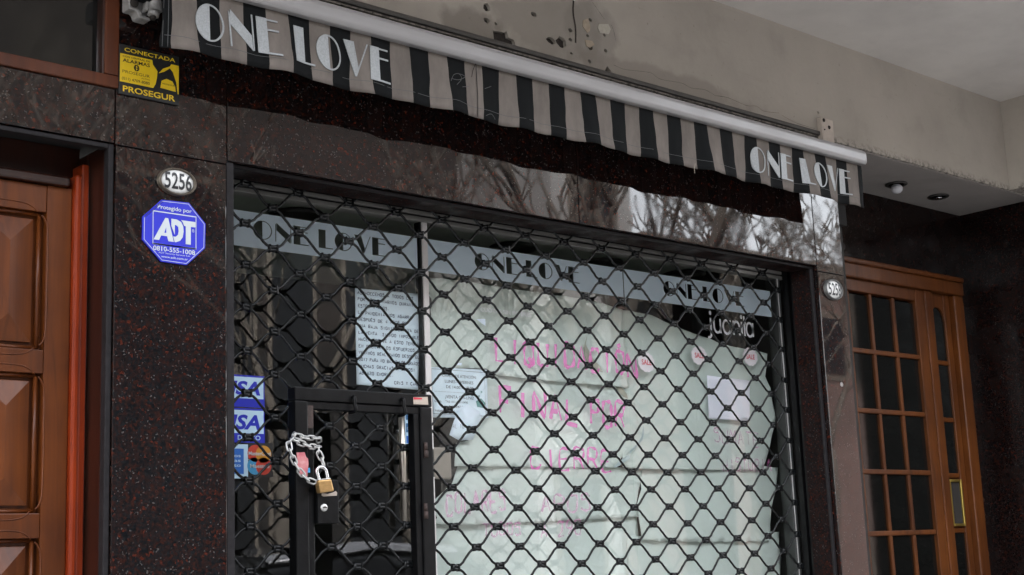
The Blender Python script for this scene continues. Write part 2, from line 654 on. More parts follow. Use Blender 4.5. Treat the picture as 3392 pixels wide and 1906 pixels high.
M['ink_grey'] = mat('grey_ink', (.06, .075, .10), .7)
M['tealprint'] = mat('teal_print', (.10, .28, .27), .7)
M['pink'] = sheer('pink_marker', (.88, .16, .56), .64, .6)
M['pink_faint'] = sheer('faint_pink_marker', (.88, .22, .58), .36, .6)
M['sale_white'] = mat('badge_white', (.72, .68, .70), .6)
M['sale_red'] = mat('badge_red', (.52, .025, .05), .6)
M['blue'] = mat('royal_blue_sign', (.008, .015, .50), .45)
M['sign_white'] = mat('sign_white', (.55, .60, .62), .45)
M['yellow'] = mat('sign_yellow', (.72, .49, .010), .45, var=.15, vscale=(12, 12, 12))
M['sign_black'] = mat('sign_black', (.006, .006, .006), .5)
M['enamel'] = mat('white_enamel', (.80, .80, .78), .25, coat=.5)
M['bronze'] = mat('bronze_rim', (.115, .095, .072), .45, metal=.5, var=.3, vscale=(80, 80, 80))
M['pewter'] = mat('pewter_rim', (.13, .13, .125), .4, metal=.5, var=.3, vscale=(80, 80, 80))
M['digit'] = mat('black_enamel_digit', (.012, .013, .016), .4)
M['visa_blue'] = mat('card_blue', (.010, .020, .48), .4)
M['visa_pale'] = mat('card_pale', (.55, .76, .92), .45)
M['sky_blue'] = mat('card_sky_blue', (.022, .15, .56), .45)
M['mc_red'] = mat('card_red', (.55, .045, .02), .45)
M['mc_yellow'] = mat('card_amber', (.62, .27, .02), .45)
M['mc_blue'] = mat('card_light_blue', (.06, .34, .62), .45)
M['teal_card'] = mat('card_teal', (.02, .13, .30), .5)
M['beige_plate'] = mat('beige_lock_plate', (.30, .27, .225), .45, var=.1)
M['label_cream'] = mat('cream_label', (.50, .42, .35), .7, var=.2, vscale=(60, 60, 60))
M['label_pink'] = mat('torn_pink_label', (.66, .34, .32), .75, var=.5, vscale=(50, 50, 50), color2=(.50, .07, .11))
M['lamp_dark'] = mat('lamp_ring', (.03, .028, .026), .5)
M['bulb'] = mat('unlit_bulb', (.62, .62, .66), .25)
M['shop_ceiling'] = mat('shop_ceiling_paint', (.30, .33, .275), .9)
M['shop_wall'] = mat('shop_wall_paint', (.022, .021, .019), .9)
M['shop_floor'] = mat('shop_floor_tile', (.10, .095, .09), .6)
M['asphalt'] = mat('asphalt', (.05, .05, .052), .9, var=.3, bump=.4)
M['paving'] = mat('pavement_tiles', (.19, .185, .175), .85, var=.25, bump=.3)
M['kerb'] = mat('kerb_stone', (.33, .32, .31), .85, var=.2)
M['bark'] = mat('bare_bark', (.10, .085, .07), .9, var=.4)
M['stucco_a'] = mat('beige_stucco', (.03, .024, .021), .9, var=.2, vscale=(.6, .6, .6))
M['stucco_b'] = mat('red_brown_stucco', (.20, .135, .118), .9, var=.3, vscale=(.7, .7, .7))
M['stucco_c'] = mat('grey_stucco', (.33, .32, .31), .9, var=.2, vscale=(.6, .6, .6))
M['wall_shade'] = mat('painted_wall_shade', (.022, .02, .019), .6, spec=.2)  # shade of the lower street wall, put into the colour
M['win_dark'] = mat('window_glass', (.012, .013, .015), .2, spec=.15)
M['win_frame'] = mat('window_surround', (.13, .11, .09), .8)
M['car_paint'] = mat('grey_car_paint', (.16, .16, .17), .25, metal=.4, coat=1.0)
M['tyre'] = mat('tyre_rubber', (.02, .02, .02), .8)
M['hub'] = mat('wheel_hub', (.4, .4, .4), .3, metal=.8)
M['lens'] = mat('lamp_lens', (.7, .7, .7), .1)

# ------------------------------------------------------------------ flat lettering
DECO = {
    'O': lambda: [[(.5, 1)] + [(.5 - .5 * math.sin(a), .5 + .5 * math.cos(a)) for a in [math.pi * k / 20 for k in range(1, 20)]] + [(.5, 0)],
                  [(.5 + .52 * math.sin(a), .5 + .5 * math.cos(a)) for a in [math.pi * k / 20 for k in range(21)]] + [(.5 + .46 * math.sin(a), .5 + .455 * math.cos(a)) for a in [math.pi * k / 20 for k in range(20, -1, -1)]]],
    'N': lambda: [[(.05, 0), (.10, 0), (.10, .9), (.05, .95)], [(.11, 1), (.86, .42), (.86, 0), (.11, .60)], [(.87, .02), (.92, .02), (.92, 1), (.87, 1)]],
    'E': lambda: [[(0, 0), (.38, 0), (.38, 1), (0, 1)], [(.38, .94), (.78, .94), (.78, .985), (.38, .985)], [(.38, .66), (.80, .66), (.80, .71), (.38, .71)], [(.38, 0), (.84, 0), (.84, .05), (.38, .05)]],
    'L': lambda: [[(0, 0), (.40, 0), (.40, 1), (0, 1)], [(.40, 0), (.82, 0), (.82, .05), (.40, .05)]],
    'V': lambda: [[(0, 1), (.42, 1), (.64, .28), (.52, 0)], [(.53, .02), (.58, .02), (1.0, 1), (.95, 1)]],
}
DECO_W = {'O': 1.04, 'N': .95, 'E': .86, 'L': .82, 'V': .98, ' ': .34}


def deco_polys(s, x0, x1, z0, z1):
    tot = sum(DECO_W[c] for c in s) + .10 * (len(s) - 1)
    kx, x, out = (x1 - x0) / tot, 0, []
    for c in s:
        if c != ' ':
            for pl in DECO[c]():
                out.append([(x0 + (x + a) * kx, z0 + b * (z1 - z0)) for a, b in pl])
        x += DECO_W[c] + .10
    return out


def text(s, name, m, parent, x0, x1, z0, h, y, bold=0.0, shear=0.0, yf=None, label=None):
    """words as flat print: cap height h, stretched to fill x0..x1, standing on z0, facing the street"""
    cu = bpy.data.curves.new(name, 'FONT')
    cu.body = s
    cu.offset = bold
    cu.shear = shear
    cu.resolution_u = 3
    tmp = bpy.data.objects.new('tmp', cu)
    me = bpy.data.meshes.new_from_object(tmp)
    bpy.data.objects.remove(tmp)
    xs = [v.co.x for v in me.vertices]
    if not xs:
        return None
    a, b = min(xs), max(xs)
    k = (x1 - x0) / (b - a)
    for v in me.vertices:
        x, z = x0 + (v.co.x - a) * k, z0 + v.co.y * h / .70
        v.co = (x, y + (yf(x, z) if yf else 0), z)
    me.materials.clear()
    me.materials.append(m)
    me.name = name
    o = bpy.data.objects.new(name, me)
    COL.objects.link(o)
    if parent:
        hang(o, parent)
    if label:
        o['label'] = label
    return o


def ptext(s, name, m, parent, pl, pr, hpx, y, **kw):   # baseline from photo pixel pl to pr, cap height hpx pixels
    a, b, c = at(*pl, y), at(*pr, y), at(pl[0], pl[1] - hpx, y)
    return text(s, name, m, parent, a.x, b.x, (a.z + b.z) / 2, c.z - a.z, y, **kw)


STROKE = {
    'A': '0026 40|1232', 'B': '00063645332430100|0333'.replace('|0333', ''), 'C': '4536160501103041', 'D': '000626450130'.replace('450130', '45412000'), 'E': '46060040|0333', 'F': '460600|0333',
    'G': '45361605011030414323', 'H': '0006|4046|0343', 'I': '2026', 'J': '46411001', 'L': '060040', 'M': '0006234640', 'N': '00064046',
    'O': '16050110304145361 6'.replace(' ', ''), 'P': '0006364533 03'.replace(' ', ''), 'Q': '1605011030414536 16|2240'.replace(' ', ''), 'R': '000636453303|2340', 'S': '4536160514344130 1001'.replace(' ', ''),
    'T': '0646|2620', 'U': '0601103041 46'.replace(' ', ''), 'V': '062046', 'Y': '062346|2320', 'Z': '06460040', '0': '160501103041453616', '1': '152620', '2': '05164536 320040'.replace(' ', ''), '4': '30360242', '7': '064610',
    '.': '2021', ',': '212', '!': '2622|2120', 'X': '0046|0640', '9': '4303163643 10'.replace(' ', ''), '5': '4606034341 00'.replace(' ', ''),
}
STROKE['B'] = '00063645332'[:10] + '03' + '|33424130' + '00'
STROKE['A'] = '002640|1232'


def strokes(s, x0, x1, z0, h, jit=.06):
    out, n = [], len(s)
    k = (x1 - x0) / max(n, 1)
    for i, c in enumerate(s):
        cc = {'Ñ': 'N', 'É': 'E', 'Ó': 'O', 'Í': 'I'}.get(c, c)
        g = STROKE.get(cc)
        if not g:
            continue
        dz = random.uniform(-.08, .08) * h
        sl = random.uniform(.0, .12)
        for pl in g.split('|'):
            q = []
            for t in range(0, len(pl) - 1, 2):
                a, b = int(pl[t]) / 4, int(pl[t + 1]) / 6
                q.append((x0 + (i + .08 + (a + sl * b + random.uniform(-jit, jit)) * .66) * k, z0 + dz + (b + random.uniform(-jit, jit) * .6) * h))
            if len(q) > 1:
                out.append(q)
        if cc != c:
            out.append([(x0 + (i + .3) * k, z0 + h * 1.18 + dz), (x0 + (i + .55) * k, z0 + h * 1.28 + dz)])
    return out


def smooth_path(p, n=4):
    if len(p) < 3:
        return p
    out = []
    for i in range(len(p) - 1):
        a, b, c, d = p[max(i - 1, 0)], p[i], p[i + 1], p[min(i + 2, len(p) - 1)]
        for k in range(n):
            t = k / n
            out.append(tuple(.5 * ((2 * b[q]) + (-a[q] + c[q]) * t + (2 * a[q] - 5 * b[q] + 4 * c[q] - d[q]) * t * t + (-a[q] + 3 * b[q] - 3 * c[q] + d[q]) * t ** 3) for q in range(len(b))))
    return out + [p[-1]]


def sheet_mesh(outer, holes, step, yfun, thick=0.0, y=0.0):
    """plate in the x-z plane with holes; yfun(x, z) gives its relief, front faces the street"""
    vs, es = [], []
    for loop in [outer] + holes:
        o = len(vs)
        vs += [Vector(p) for p in loop]
        es += [(o + i, o + (i + 1) % len(loop)) for i in range(len(loop))]
    if step:
        xs = [p[0] for p in outer]
        zs = [p[1] for p in outer]
        x = min(xs) + step * .5
        while x < max(xs):
            z = min(zs) + step * .5
            while z < max(zs):
                vs.append(Vector((x + random.uniform(-.3, .3) * step, z + random.uniform(-.3, .3) * step)))
                z += step
            x += step
    v2, e2, f2, *_ = delaunay_2d_cdt(vs, es, [], 0, 1e-6)

    def odd(x, z, loop):
        c, m = False, len(loop)
        for i in range(m):
            (xa, za), (xb, zb) = loop[i], loop[(i + 1) % m]
            if (za > z) != (zb > z) and x < (xb - xa) * (z - za) / (zb - za) + xa:
                c = not c
        return c
    keep = []
    for f in f2:
        x = sum(v2[i].x for i in f) / len(f)
        z = sum(v2[i].y for i in f) / len(f)
        if odd(x, z, outer) and not any(odd(x, z, h) for h in holes):
            keep.append(f)
    f2 = keep
    mb = MB()
    V = [(p.x, y + yfun(p.x, p.y), p.y) for p in v2]
    F = []
    for f in f2:
        a, b, c = (v2[i] for i in f[:3])
        F.append(tuple(f) if (b.x - a.x) * (c.y - a.y) - (b.y - a.y) * (c.x - a.x) > 0 else tuple(reversed(f)))
    mb.add(V, F)
    if thick:
        n = len(V)
        mb.v += [(p[0], p[1] + thick, p[2]) for p in V]
        cnt = {}
        for f in F:
            for i in range(len(f)):
                cnt[(f[i], f[(i + 1) % len(f)])] = 1
        nf = [tuple(i + n for i in reversed(f)) for f in F]
        for (a, b) in cnt:
            if (b, a) not in cnt:
                nf.append((b, a, a + n, b + n))
        mb.f += nf
        mb.m += [0] * len(nf)
    return mb


def ellipse(cx, cz, rx, rz, n=24):
    return [(cx + rx * math.cos(2 * math.pi * k / n), cz + rz * math.sin(2 * math.pi * k / n)) for k in range(n)]


# ------------------------------------------------------------------ street behind the camera (seen in the polished stone and glass)
struct(MB().box(-60, 90, -2.9, 6, -.15, 0).build('pavement', M['paving']))
struct(MB().box(-400, 400, -400, -2.91, -.3, -.14).build('ground', M['asphalt']))
struct(MB().box(-60, 90, -3.07, -2.903, -.139, .004).build('kerb', M['kerb']))
struct(MB().box(-60, 90, -16, -12, -.139, .0).build('far_pavement', M['paving']))


def street_house(name, label, x0, x1, h, m, cols, rows, wz, ww, wh, spans=()):
    t = thing(name, label, 'building', ((x0 + x1) / 2, -15, 0))
    MB().box(x0, x1, -26, -15, -.13, h).build('wall', m, t)
    MB().box(x0 - .05, x1 - .05, -26.1, -14.75, h + .003, h + .35).build('cornice', M['win_frame'], t)
    if spans:
        MB().box(x0 + .01, x1 - .01, -15.001, -14.985, -.1, 4.7).build('wall_shade', M['wall_shade'], t)  # dark sheet added for the shade of trees and cars on the lower wall
    sur = MB().box(-ww / 2 - .14, ww / 2 + .14, 0, .09, -wh / 2 - .14, wh / 2 + .14).mesh('surround', M['win_frame'])
    pane = MB().box(-ww / 2, ww / 2, -.02, .012, -wh / 2, wh / 2).mesh('pane', M['win_dark'])
    for a, b in spans:                              # shop-wide openings between the piers
        s = MB().box(a - .08, b + .08, -15.06, -14.965, wz - wh / 2 - .1, wz + wh / 2 + .12).build('window', M['win_frame'], t)
        MB().box(a, b, -14.975, -14.95, wz - wh / 2, wz + wh / 2).build('pane', M['win_dark'], s)
    for r in range(rows if not spans else 0):
        for c in range(cols):
            x = x0 + (c + .5) * (x1 - x0) / cols
            p = Vector((x, -14.99, wz + r * 3.1))
            s = share('window', sur, t, p + Vector((0, -.07, 0)))
            share('pane', pane, s, Vector((0, .1, 0))).matrix_parent_inverse = Matrix.Identity(4)
    return t


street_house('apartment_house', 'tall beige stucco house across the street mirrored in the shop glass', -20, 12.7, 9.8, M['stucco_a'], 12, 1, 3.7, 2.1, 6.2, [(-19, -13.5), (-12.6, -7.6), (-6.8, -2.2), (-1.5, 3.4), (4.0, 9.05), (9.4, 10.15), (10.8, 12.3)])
street_house('corner_house', 'low red brown house across the street mirrored in polished stone', 17.1, 31, 6.9, M['stucco_b'], 6, 1, 5.5, 1.2, 1.2)
street_house('narrow_house', 'narrow tall grey house between two others across the street', 14.9, 17.0, 9.5, M['stucco_c'], 1, 3, 1.8, 1.0, 1.7)
street_house('terrace_house', 'low grey house farther along the far side of street', 31.1, 60, 6.4, M['stucco_c'], 8, 2, 2.2, 1.3, 1.7)


def tree_mesh(seed):
    rnd = random.Random(seed)
    tr, cr = MB(), MB()

    def grow(p, d, L, r, lvl):
        n = 4
        path, rad = [p], [r]
        for i in range(n):
            d = (d + Vector((rnd.uniform(-.16, .16), rnd.uniform(-.16, .16), rnd.uniform(-.02, .14)))).normalized()
            p = p + d * L / n
            path.append(p)
            rad.append(max(.016, r * (1 - .42 * (i + 1) / n)))
        (tr if lvl == 0 else cr).tube(path, rad, 6 if lvl < 2 else 3)
        if lvl >= 6:
            return
        for b in range(3 if lvl < 3 else 2):
            q = path[-1] if b == 0 else path[rnd.randint(2, n)]
            a = rnd.uniform(0, 6.283)
            sp = rnd.uniform(.35, .85)
            nd = (d + Vector((math.cos(a), math.sin(a), rnd.uniform(.05, .4))) * sp).normalized()
            grow(q, nd, L * rnd.uniform(.6, .8), rad[-1] * rnd.uniform(.62, .85), lvl + 1)
    grow(Vector((0, 0, 0)), Vector((rnd.uniform(-.06, .06), rnd.uniform(-.06, .06), 1)), 2.6, .15, 0)
    return tr.mesh('trunk', M['bark'], True), cr.mesh('crown', M['bark'], True)


TM = [tree_mesh(3), tree_mesh(11), tree_mesh(29)]
TREE_LABELS = ['leafless tree on the near kerb just past the parked car', 'leafless tree on the near kerb beyond the glazed wooden door', 'last leafless tree along the near kerb', 'leafless tree on the near kerb before the panelled door',
               'leafless tree in front of the tall beige house', 'leafless tree before the end bay of the tall beige house', 'leafless tree at the corner of the tall beige house', 'leafless tree in front of the narrow grey house', 'leafless tree before the first bay of the low red brown house', 'tallest leafless tree before the middle of the low red brown house', 'leafless tree before the far end of the low red brown house',
               'leafless tree between the narrow grey house and low red brown house', 'leafless tree before the second bay of the low red brown house', 'leafless tree before the fourth bay of the low red brown house']
for k, (x, y, s) in enumerate([(5.5, -3.5, .95), (9.5, -3.5, 1.1), (14, -3.5, 1.0), (-5, -3.5, 1.05), (3, -12.6, 1.2), (8, -12.6, 1.1), (10.2, -12.6, 1.25), (16, -12.6, 1.05), (19, -12.6, 1.2), (22.5, -12.6, 1.3), (27, -12.6, 1.2), (17.2, -12.2, 1.1), (20.8, -12.3, 1.15), (24.6, -12.4, 1.2)]):
    near = y > -6
    t = thing('bare_tree', TREE_LABELS[k], 'tree', (x, y, -.1), 'leafless trees on the %s kerb' % ('near' if near else 'far'))
    t.rotation_euler.z = k * 1.9
    t.scale = (s, s, s)
    for nm, me in zip(('trunk', 'crown'), TM[k % 3]):
        o = bpy.data.objects.new(nm, me)
        COL.objects.link(o)
        o.parent = t

car = thing('parked_car', 'grey hatchback parked at the near kerb, mirrored in the shop door glass', 'car', (2.2, -4.1, -.14))
cx0, cy0, cz0 = 2.2, -4.1, -.14


def car_loft(sections):     # sections: x, half width at sill, half width at belt, z bottom, z belt
    mb = MB()
    n = len(sections)
    vs = []
    for x, w0, w1, zb, zt in sections:
        vs += [(cx0 + x, cy0 - w0, cz0 + zb), (cx0 + x, cy0 - w1, cz0 + zt - .06), (cx0 + x, cy0 - w1 + .06, cz0 + zt), (cx0 + x, cy0 + w1 - .06, cz0 + zt), (cx0 + x, cy0 + w1, cz0 + zt - .06), (cx0 + x, cy0 + w0, cz0 + zb)]
    fs = []
    for i in range(n - 1):
        for q in range(6):
            fs.append((i * 6 + q, i * 6 + (q + 1) % 6, (i + 1) * 6 + (q + 1) % 6, (i + 1) * 6 + q))
    fs += [tuple(range(6)), tuple((n - 1) * 6 + q for q in range(5, -1, -1))]
    return mb.add(vs, fs)


car_loft([(-2.0, .70, .72, .35, .70), (-1.85, .80, .82, .25, .82), (-1.0, .83, .84, .22, .95), (.2, .83, .84, .22, .96), (1.5, .83, .84, .22, .98), (1.95, .78, .80, .3, .95), (2.02, .7, .72, .4, .8)]).build('body', M['car_paint'], car, True, .02)
car_loft([(-1.0, .76, .76, .94, .965), (-.25, .72, .64, .95, 1.40), (.5, .72, .63, .95, 1.47), (1.3, .72, .62, .95, 1.42), (1.85, .74, .68, .94, 1.0)]).build('cabin', M['win_dark'], car, True, .02)
car_loft([(-.22, .63, .63, 1.40, 1.435), (.5, .64, .63, 1.46, 1.505), (1.32, .62, .61, 1.41, 1.455)]).build('roof', M['car_paint'], car, True)
for wx in (-1.25, 1.3):
    for sy in (-1, 1):
        w = MB().lathe([(.22, -.1), (.31, -.09), (.32, 0), (.31, .09), (.22, .1)], (cx0 + wx, cy0 + sy * .76, cz0 + .32)).build('wheel', M['tyre'], car, True)
        MB().lathe([(.19, -.105), (.2, .105)], (cx0 + wx, cy0 + sy * .76, cz0 + .32)).build('rim', M['hub'], w, True)
for sy in (-1, 1):
    MB().lathe([(.09, -.02), (.1, .03)], (cx0 - 1.99, cy0 + sy * .55, cz0 + .66), 'z').build('headlight', M['lens'], car, True)

# ------------------------------------------------------------------ granite front
ZS = 2.685                      # underside of the concrete beam
LZ = at(*(905, 552), 0).z       # bottom of the lintel slabs
LZ = 2.205
PX0, PX1 = at(374, 1200, 0).x, -.787
PR0, PR1 = at(2757, 1500, 0).x, 1.806
wall = thing('granite_wall', 'polished dark red granite shop front wall built of large slabs', 'wall', (0, 0, 0))
G = .0012
zj = at(575, 514, 0).z
zjr = at(2750, 906, 0).z
xj = at(1918, 700, 0).x
ztr = at(200, 258, 0).z         # top of the strip over the wooden door
zdo = at(200, 444, 0).z         # head of the wooden door opening


def slab(x0, x1, z0, z1, y0=0, y1=.03):
    return MB().box(x0 + G, x1 - G, y0, y1, z0 + G, z1 - G).build('slab', M['granite'], wall, bevel=.0015)


slab(PX0, PX1, 0, zj)
slab(PX0 - .002, PX1 + .002, zj, ZS - .003)
slab(PX1 + .002, xj, LZ, ZS - .003)
slab(xj, PR0 - .001, LZ, ZS - .003)
slab(PR0 - .001, PR1, zjr, ZS - .003)
slab(PR0, PR1, 0, zjr)
slab(-3.2, PX0 - .002, zdo, ztr)
slab(-3.2, -2.02, 0, zdo)
slab(-6, -3.2, 0, ZS - .003)
slab(-3.2, -2.402, ztr, ZS - .003)
core = MB()
core.box(PX0 + .02, PX1 - .0, .031, .30, 0, ZS - .004)
core.box(PX1 + .001, PR0 + .01, .031, .10, LZ + .02, ZS - .004)
core.box(PR0 + .022, PR1 - .004, .031, .12, 0, ZS - .004)
core.box(-3.2, PX0 + .018, .031, .30, zdo + .021, ztr - .004)
core.box(-3.2, -2.05, .031, .4, 0, zdo + .008)
core.box(-6, -3.201, .031, .4, 0, ZS - .004)
core.box(-3.2, -2.41, .031, .09, ztr, ZS - .004)
core.build('backing', M['joint'], wall)
# reveal slabs with sawn grey front edges
MB().box(PX1 + .001, PX1 + .022, .0135, .11, 0, LZ - .0245).build('reveal_slab', M['granite'], wall)
MB().box(PX1 + .001, PX1 + .022, .002, .013, 0, LZ - .002).build('edge_strip', M['stone_edge'], wall, bevel=.002)
MB().box(PX1 + .0225, PR0 - .0185, .026, .104, LZ - .0075, LZ - .0015).build('reveal_slab', M['granite_reveal'], wall)
MB().box(PX1 + .0225, PR0 - .001, .018, .0255, LZ - .0085, LZ - .0006).build('edge_strip', M['stone_edge'], wall)
MB().box(PR0 - .018, PR0 + .001, .026, .102, 0, LZ - .0015).build('reveal_slab', M['granite_reveal'], wall)
MB().box(PR0 - .018, PR0 - .0015, .018, .0255, 0, LZ - .009).build('edge_strip', M['stone_edge'], wall, bevel=.002)
# corner strip towards the wooden door, and its head strip
xt0 = at(346, 1200, .012).x
MB().box(xt0, PX0 - .001, .006, .03, 0, zdo - .0005).build('edge_strip', M['stone_edge'], wall, bevel=.002)
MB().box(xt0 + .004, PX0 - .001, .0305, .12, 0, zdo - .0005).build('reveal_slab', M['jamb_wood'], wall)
MB().box(-2.0, xt0 - .0005, .006, .03, zdo - .012, zdo - .0005).build('edge_strip', M['stone_edge'], wall, bevel=.002)
tagp = MB().prism(ellipse(*xz(2788, 1274, -.001), .009, .0085, 9), -.0016, -.0003).build('glue_spot', M['soffit'], wall)

# ------------------------------------------------------------------ concrete beam, balcony, soffit
YB = -.03
ZB = 3.08
XC = 3.04
beam = thing('concrete_beam', 'stained cream plaster beam with chipped holes above the striped awning', 'beam', (0, YB, ZS))
c3 = lambda a, b: (1800 + a / 2.412, b / 2.412)
c2 = lambda a, b: (900 + a / 2.412, b / 2.412)
holes = []


def blob(c, rx, rz, n=14, j=.18, seed=0):
    r = random.Random(seed)
    return [(c[0] + rx * (1 + r.uniform(-j, j)) * math.cos(6.2832 * k / n), c[1] + rz * (1 + r.uniform(-j, j)) * math.sin(6.2832 * k / n)) for k in range(n)]


hl = [(c3(60, 325), .018, .011), (c3(143, 338), .022, .017), (c3(216, 243), .009, .007), (c3(217, 318), .008, .006), (c3(370, 492), .007, .006), (c3(497, 408), .007, .006),
      (c3(488, 282), .006, .005), (c3(352, 285), .007, .005), (c2(2095, 117), .013, .008), (c3(224, 428), .006, .004), (c2(1718, 60), .014, .013), (c2(1716, 165), .012, .008), (c3(2195, 900), .007, .005),
      (c3(375, 380), .011, .009), (c3(375, 160), .008, .006), (c2(1790, 190), .005, .005)]
for k, (q, a, b) in enumerate(hl):
    holes.append(blob(xz(*q, YB), a, b, 10, .2, k))
big = pts(YB, 900, 0, 2.412, [(1768, 245), (1860, 262), (1880, 250), (1890, 300), (1935, 320), (1950, 365), (1915, 392), (1870, 375), (1760, 352), (1775, 310)])
holes.append(big)
tri = pts(YB, 1800, 0, 2.412, [(510, 530), (545, 575), (490, 572)])
holes.append(tri)
outer = [(-6, ZS), (XC, ZS), (XC, ZB + .02), (-6, ZB + .02)]
sheet_mesh(outer, holes, 0, lambda x, z: 0, .012, YB).build('plaster_face', M['plaster'], beam)
MB().box(-6, XC - .001, YB + .0125, .6, ZS + .002, ZB + .02).build('core', M['chip'], beam)
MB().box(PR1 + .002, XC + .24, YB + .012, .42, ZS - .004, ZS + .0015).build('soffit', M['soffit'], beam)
MB().box(XC, 9, -.42, YB + .011, ZS, ZB + .02).build('side_beam', M['plaster'], beam)
for k, (lst, m) in enumerate([([(315, 165), (350, 150), (372, 215), (368, 250), (350, 265), (312, 215)], 'patch'), ([(330, 320), (385, 330), (405, 360), (370, 385), (340, 370)], 'patch'),
                              ([(440, 195), (515, 195), (535, 235), (520, 275), (450, 265), (432, 225)], 'patch_pale')]):
    MB().prism(pts(YB, 1800, 0, 2.412, lst), YB - .0022, YB - .0003).build('patch', M[m], beam)
a, b = xz(*c3(255, 345), YB), xz(*c3(250, -200), YB)
MB().ribbon(smooth_path([a, (a[0] + .003, a[1] + .05), (a[0] - .004, a[1] + .1), (a[0] + .002, a[1] + .16), (a[0], a[1] + .26)]), .007, YB - .0012).build('crack', M['chip'], beam)
MB().ribbon([(a[0] + .002, a[1] + .14), (a[0] + .001, a[1] + .19), (a[0] + .004, a[1] + .25)], .009, YB - .0018).build('paint_run', M['enamel'], beam)
cr = MB()
for lst in ([(390, 20), (440, 90), (485, 155)], [(540, 200), (560, 250), (575, 325)], [(560, 520), (640, 555), (760, 570), (860, 585), (935, 635), (1100, 665), (1180, 705), (1290, 720), (1370, 765)],
            [(1370, 765), (1480, 785), (1620, 845), (1700, 850), (1760, 890), (1880, 905)], [(1900, 920), (2020, 985), (2170, 1030)]):
    cr.ribbon(smooth_path(pts(YB, 1800, 0, 2.412, lst)), [.0006 + .0014 * abs(noise.noise(Vector((k * .7, len(lst), 2)))) for k in range(len(smooth_path(pts(YB, 1800, 0, 2.412, lst))))], YB - .0009)
cr.build('crack', M['chip'], beam)
MB().box(-6, at(2755, 440, YB).x - .03, YB - .012, YB - .0005, ZS + .004, ZS + .020).build('edge_rail', M['rail_grey'], beam, bevel=.004)

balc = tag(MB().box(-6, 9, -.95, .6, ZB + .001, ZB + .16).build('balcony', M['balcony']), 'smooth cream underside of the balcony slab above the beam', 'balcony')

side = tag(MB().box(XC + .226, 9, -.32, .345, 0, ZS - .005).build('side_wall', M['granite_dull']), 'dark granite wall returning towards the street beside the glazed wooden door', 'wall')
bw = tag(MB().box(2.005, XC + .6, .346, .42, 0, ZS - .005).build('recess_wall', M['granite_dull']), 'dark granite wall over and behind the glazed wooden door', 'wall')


def recessed_lamp(px, py, bulb, label):
    p = atz(px, py, ZS - .005)
    t = thing('recessed_lamp', label, 'lamp', p, 'lamps recessed in the entrance soffit')
    MB().lathe([(.030, -.0005), (.044, -.0005), (.046, -.004), (.042, -.008), (.030, -.0045)], p, 'z', 24).build('ring', M['lamp_dark'], t, True)
    MB().lathe([(.031, -.0052), (.001, -.0052)], p, 'z', 24).build('reflector', M['black_void' if bulb else 'alu_grey'], t)
    if bulb:
        MB().lathe([(.012, -.004), (.020, -.010), (.0245, -.020), (.0225, -.031), (.014, -.040), (.002, -.043)], p, 'z', 20).build('bulb', M['bulb'], t, True)
    else:
        MB().lathe([(.010, -.0055), (.017, -.009), (.014, -.012), (.002, -.0135)], p, 'z', 16).build('bulb', M['steel'], t, True)


recessed_lamp(2969, 609, True, 'recessed soffit lamp with a white globe bulb sticking out')
recessed_lamp(3108, 650, False, 'recessed soffit lamp whose bulb sits flush inside its dark ring')

# ------------------------------------------------------------------ awning
YV = -.14
AX0, AX1 = -1.042, 1.764
VZ0, VZ1 = 2.407, 2.570
awn = thing('awning', 'rolled up awning with black and beige striped valance and white front bar', 'awning', (0, YV, VZ1))
bar = MB()
prof = [(YV - .020, VZ1 - .006), (YV - .026, VZ1 + .004), (YV - .026, VZ1 + .034), (YV - .018, VZ1 + .047), (YV + .03, VZ1 + .050), (YV + .04, VZ1 + .04), (YV + .04, VZ1 - .002), (YV + .03, VZ1 - .006)]
n = len(prof)
bar.add([(AX0 - .02, y, z) for y, z in prof] + [(AX1 + .004, y, z) for y, z in prof],
        [tuple(range(n)), tuple(range(2 * n - 1, n - 1, -1))] + [(i, n + i, n + (i + 1) % n, (i + 1) % n) for i in range(n)])
bar.build('front_bar', M['awning_white'], awn, bevel=.004)


def vy(x, z):                # hang of the cloth: folds grow towards the hem
    t = max(0, min(1, (VZ1 - z) / (VZ1 - VZ0)))
    w = .008 * math.sin(x * 11.3 + .7) + .006 * math.sin(x * 23.1 + 2.1) + .005 * math.sin(x * 47 + .4)
    return t * (w + .004 * noise.noise(Vector((x * 9, z * 14, 3)))) + .0015 * noise.noise(Vector((x * 40, z * 25, 8))) - .002 * t


def vx(x, z):
    t = max(0, min(1, (VZ1 - z) / (VZ1 - VZ0)))
    return .011 * t * noise.noise(Vector((x * 6.5, z * 9, 1.7))) + .005 * t * noise.noise(Vector((x * 15, z * 22, 4.7))) + .004 * t * t


edges = [AX0, -1.0475 + .0285]
st = []
c0 = -.984
for k in range(22):
    c = c0 + k * .12804
    st.append((c - .0335, c + .0315))
xs, mi = [AX0], []
for a, b in st:
    for t in (1, 2, 3, 4):
        lo = xs[-1] if t == 1 else lo
        xs.append(lo + (a - lo) * t / 4)
        mi.append(0)
    for t in (1, 2, 3, 4):
        xs.append(a + (b - a) * t / 4)
        mi.append(1)
for t in (1, 2):
    xs.append(st[-1][1] + (AX1 - st[-1][1]) * t / 2)
    mi.append(0)
NR = 12
vb = MB()
V = []
for r in range(NR + 1):
    z = VZ1 + (VZ0 - VZ1) * r / NR
    for x in xs:
        zz = z + (.0025 * noise.noise(Vector((x * 8, 0, 5))) if r == NR else 0)
        V.append((x + vx(x, z), YV + vy(x, z), zz))
NX = len(xs)
for r in range(NR):
    for c in range(NX - 1):
        vb.f.append((r * NX + c, (r + 1) * NX + c, (r + 1) * NX + c + 1, r * NX + c + 1))
        vb.m.append(mi[c])
vb.v = V
val = vb.build('valance', [M['cloth_black'], M['cloth_beige']], awn, True)
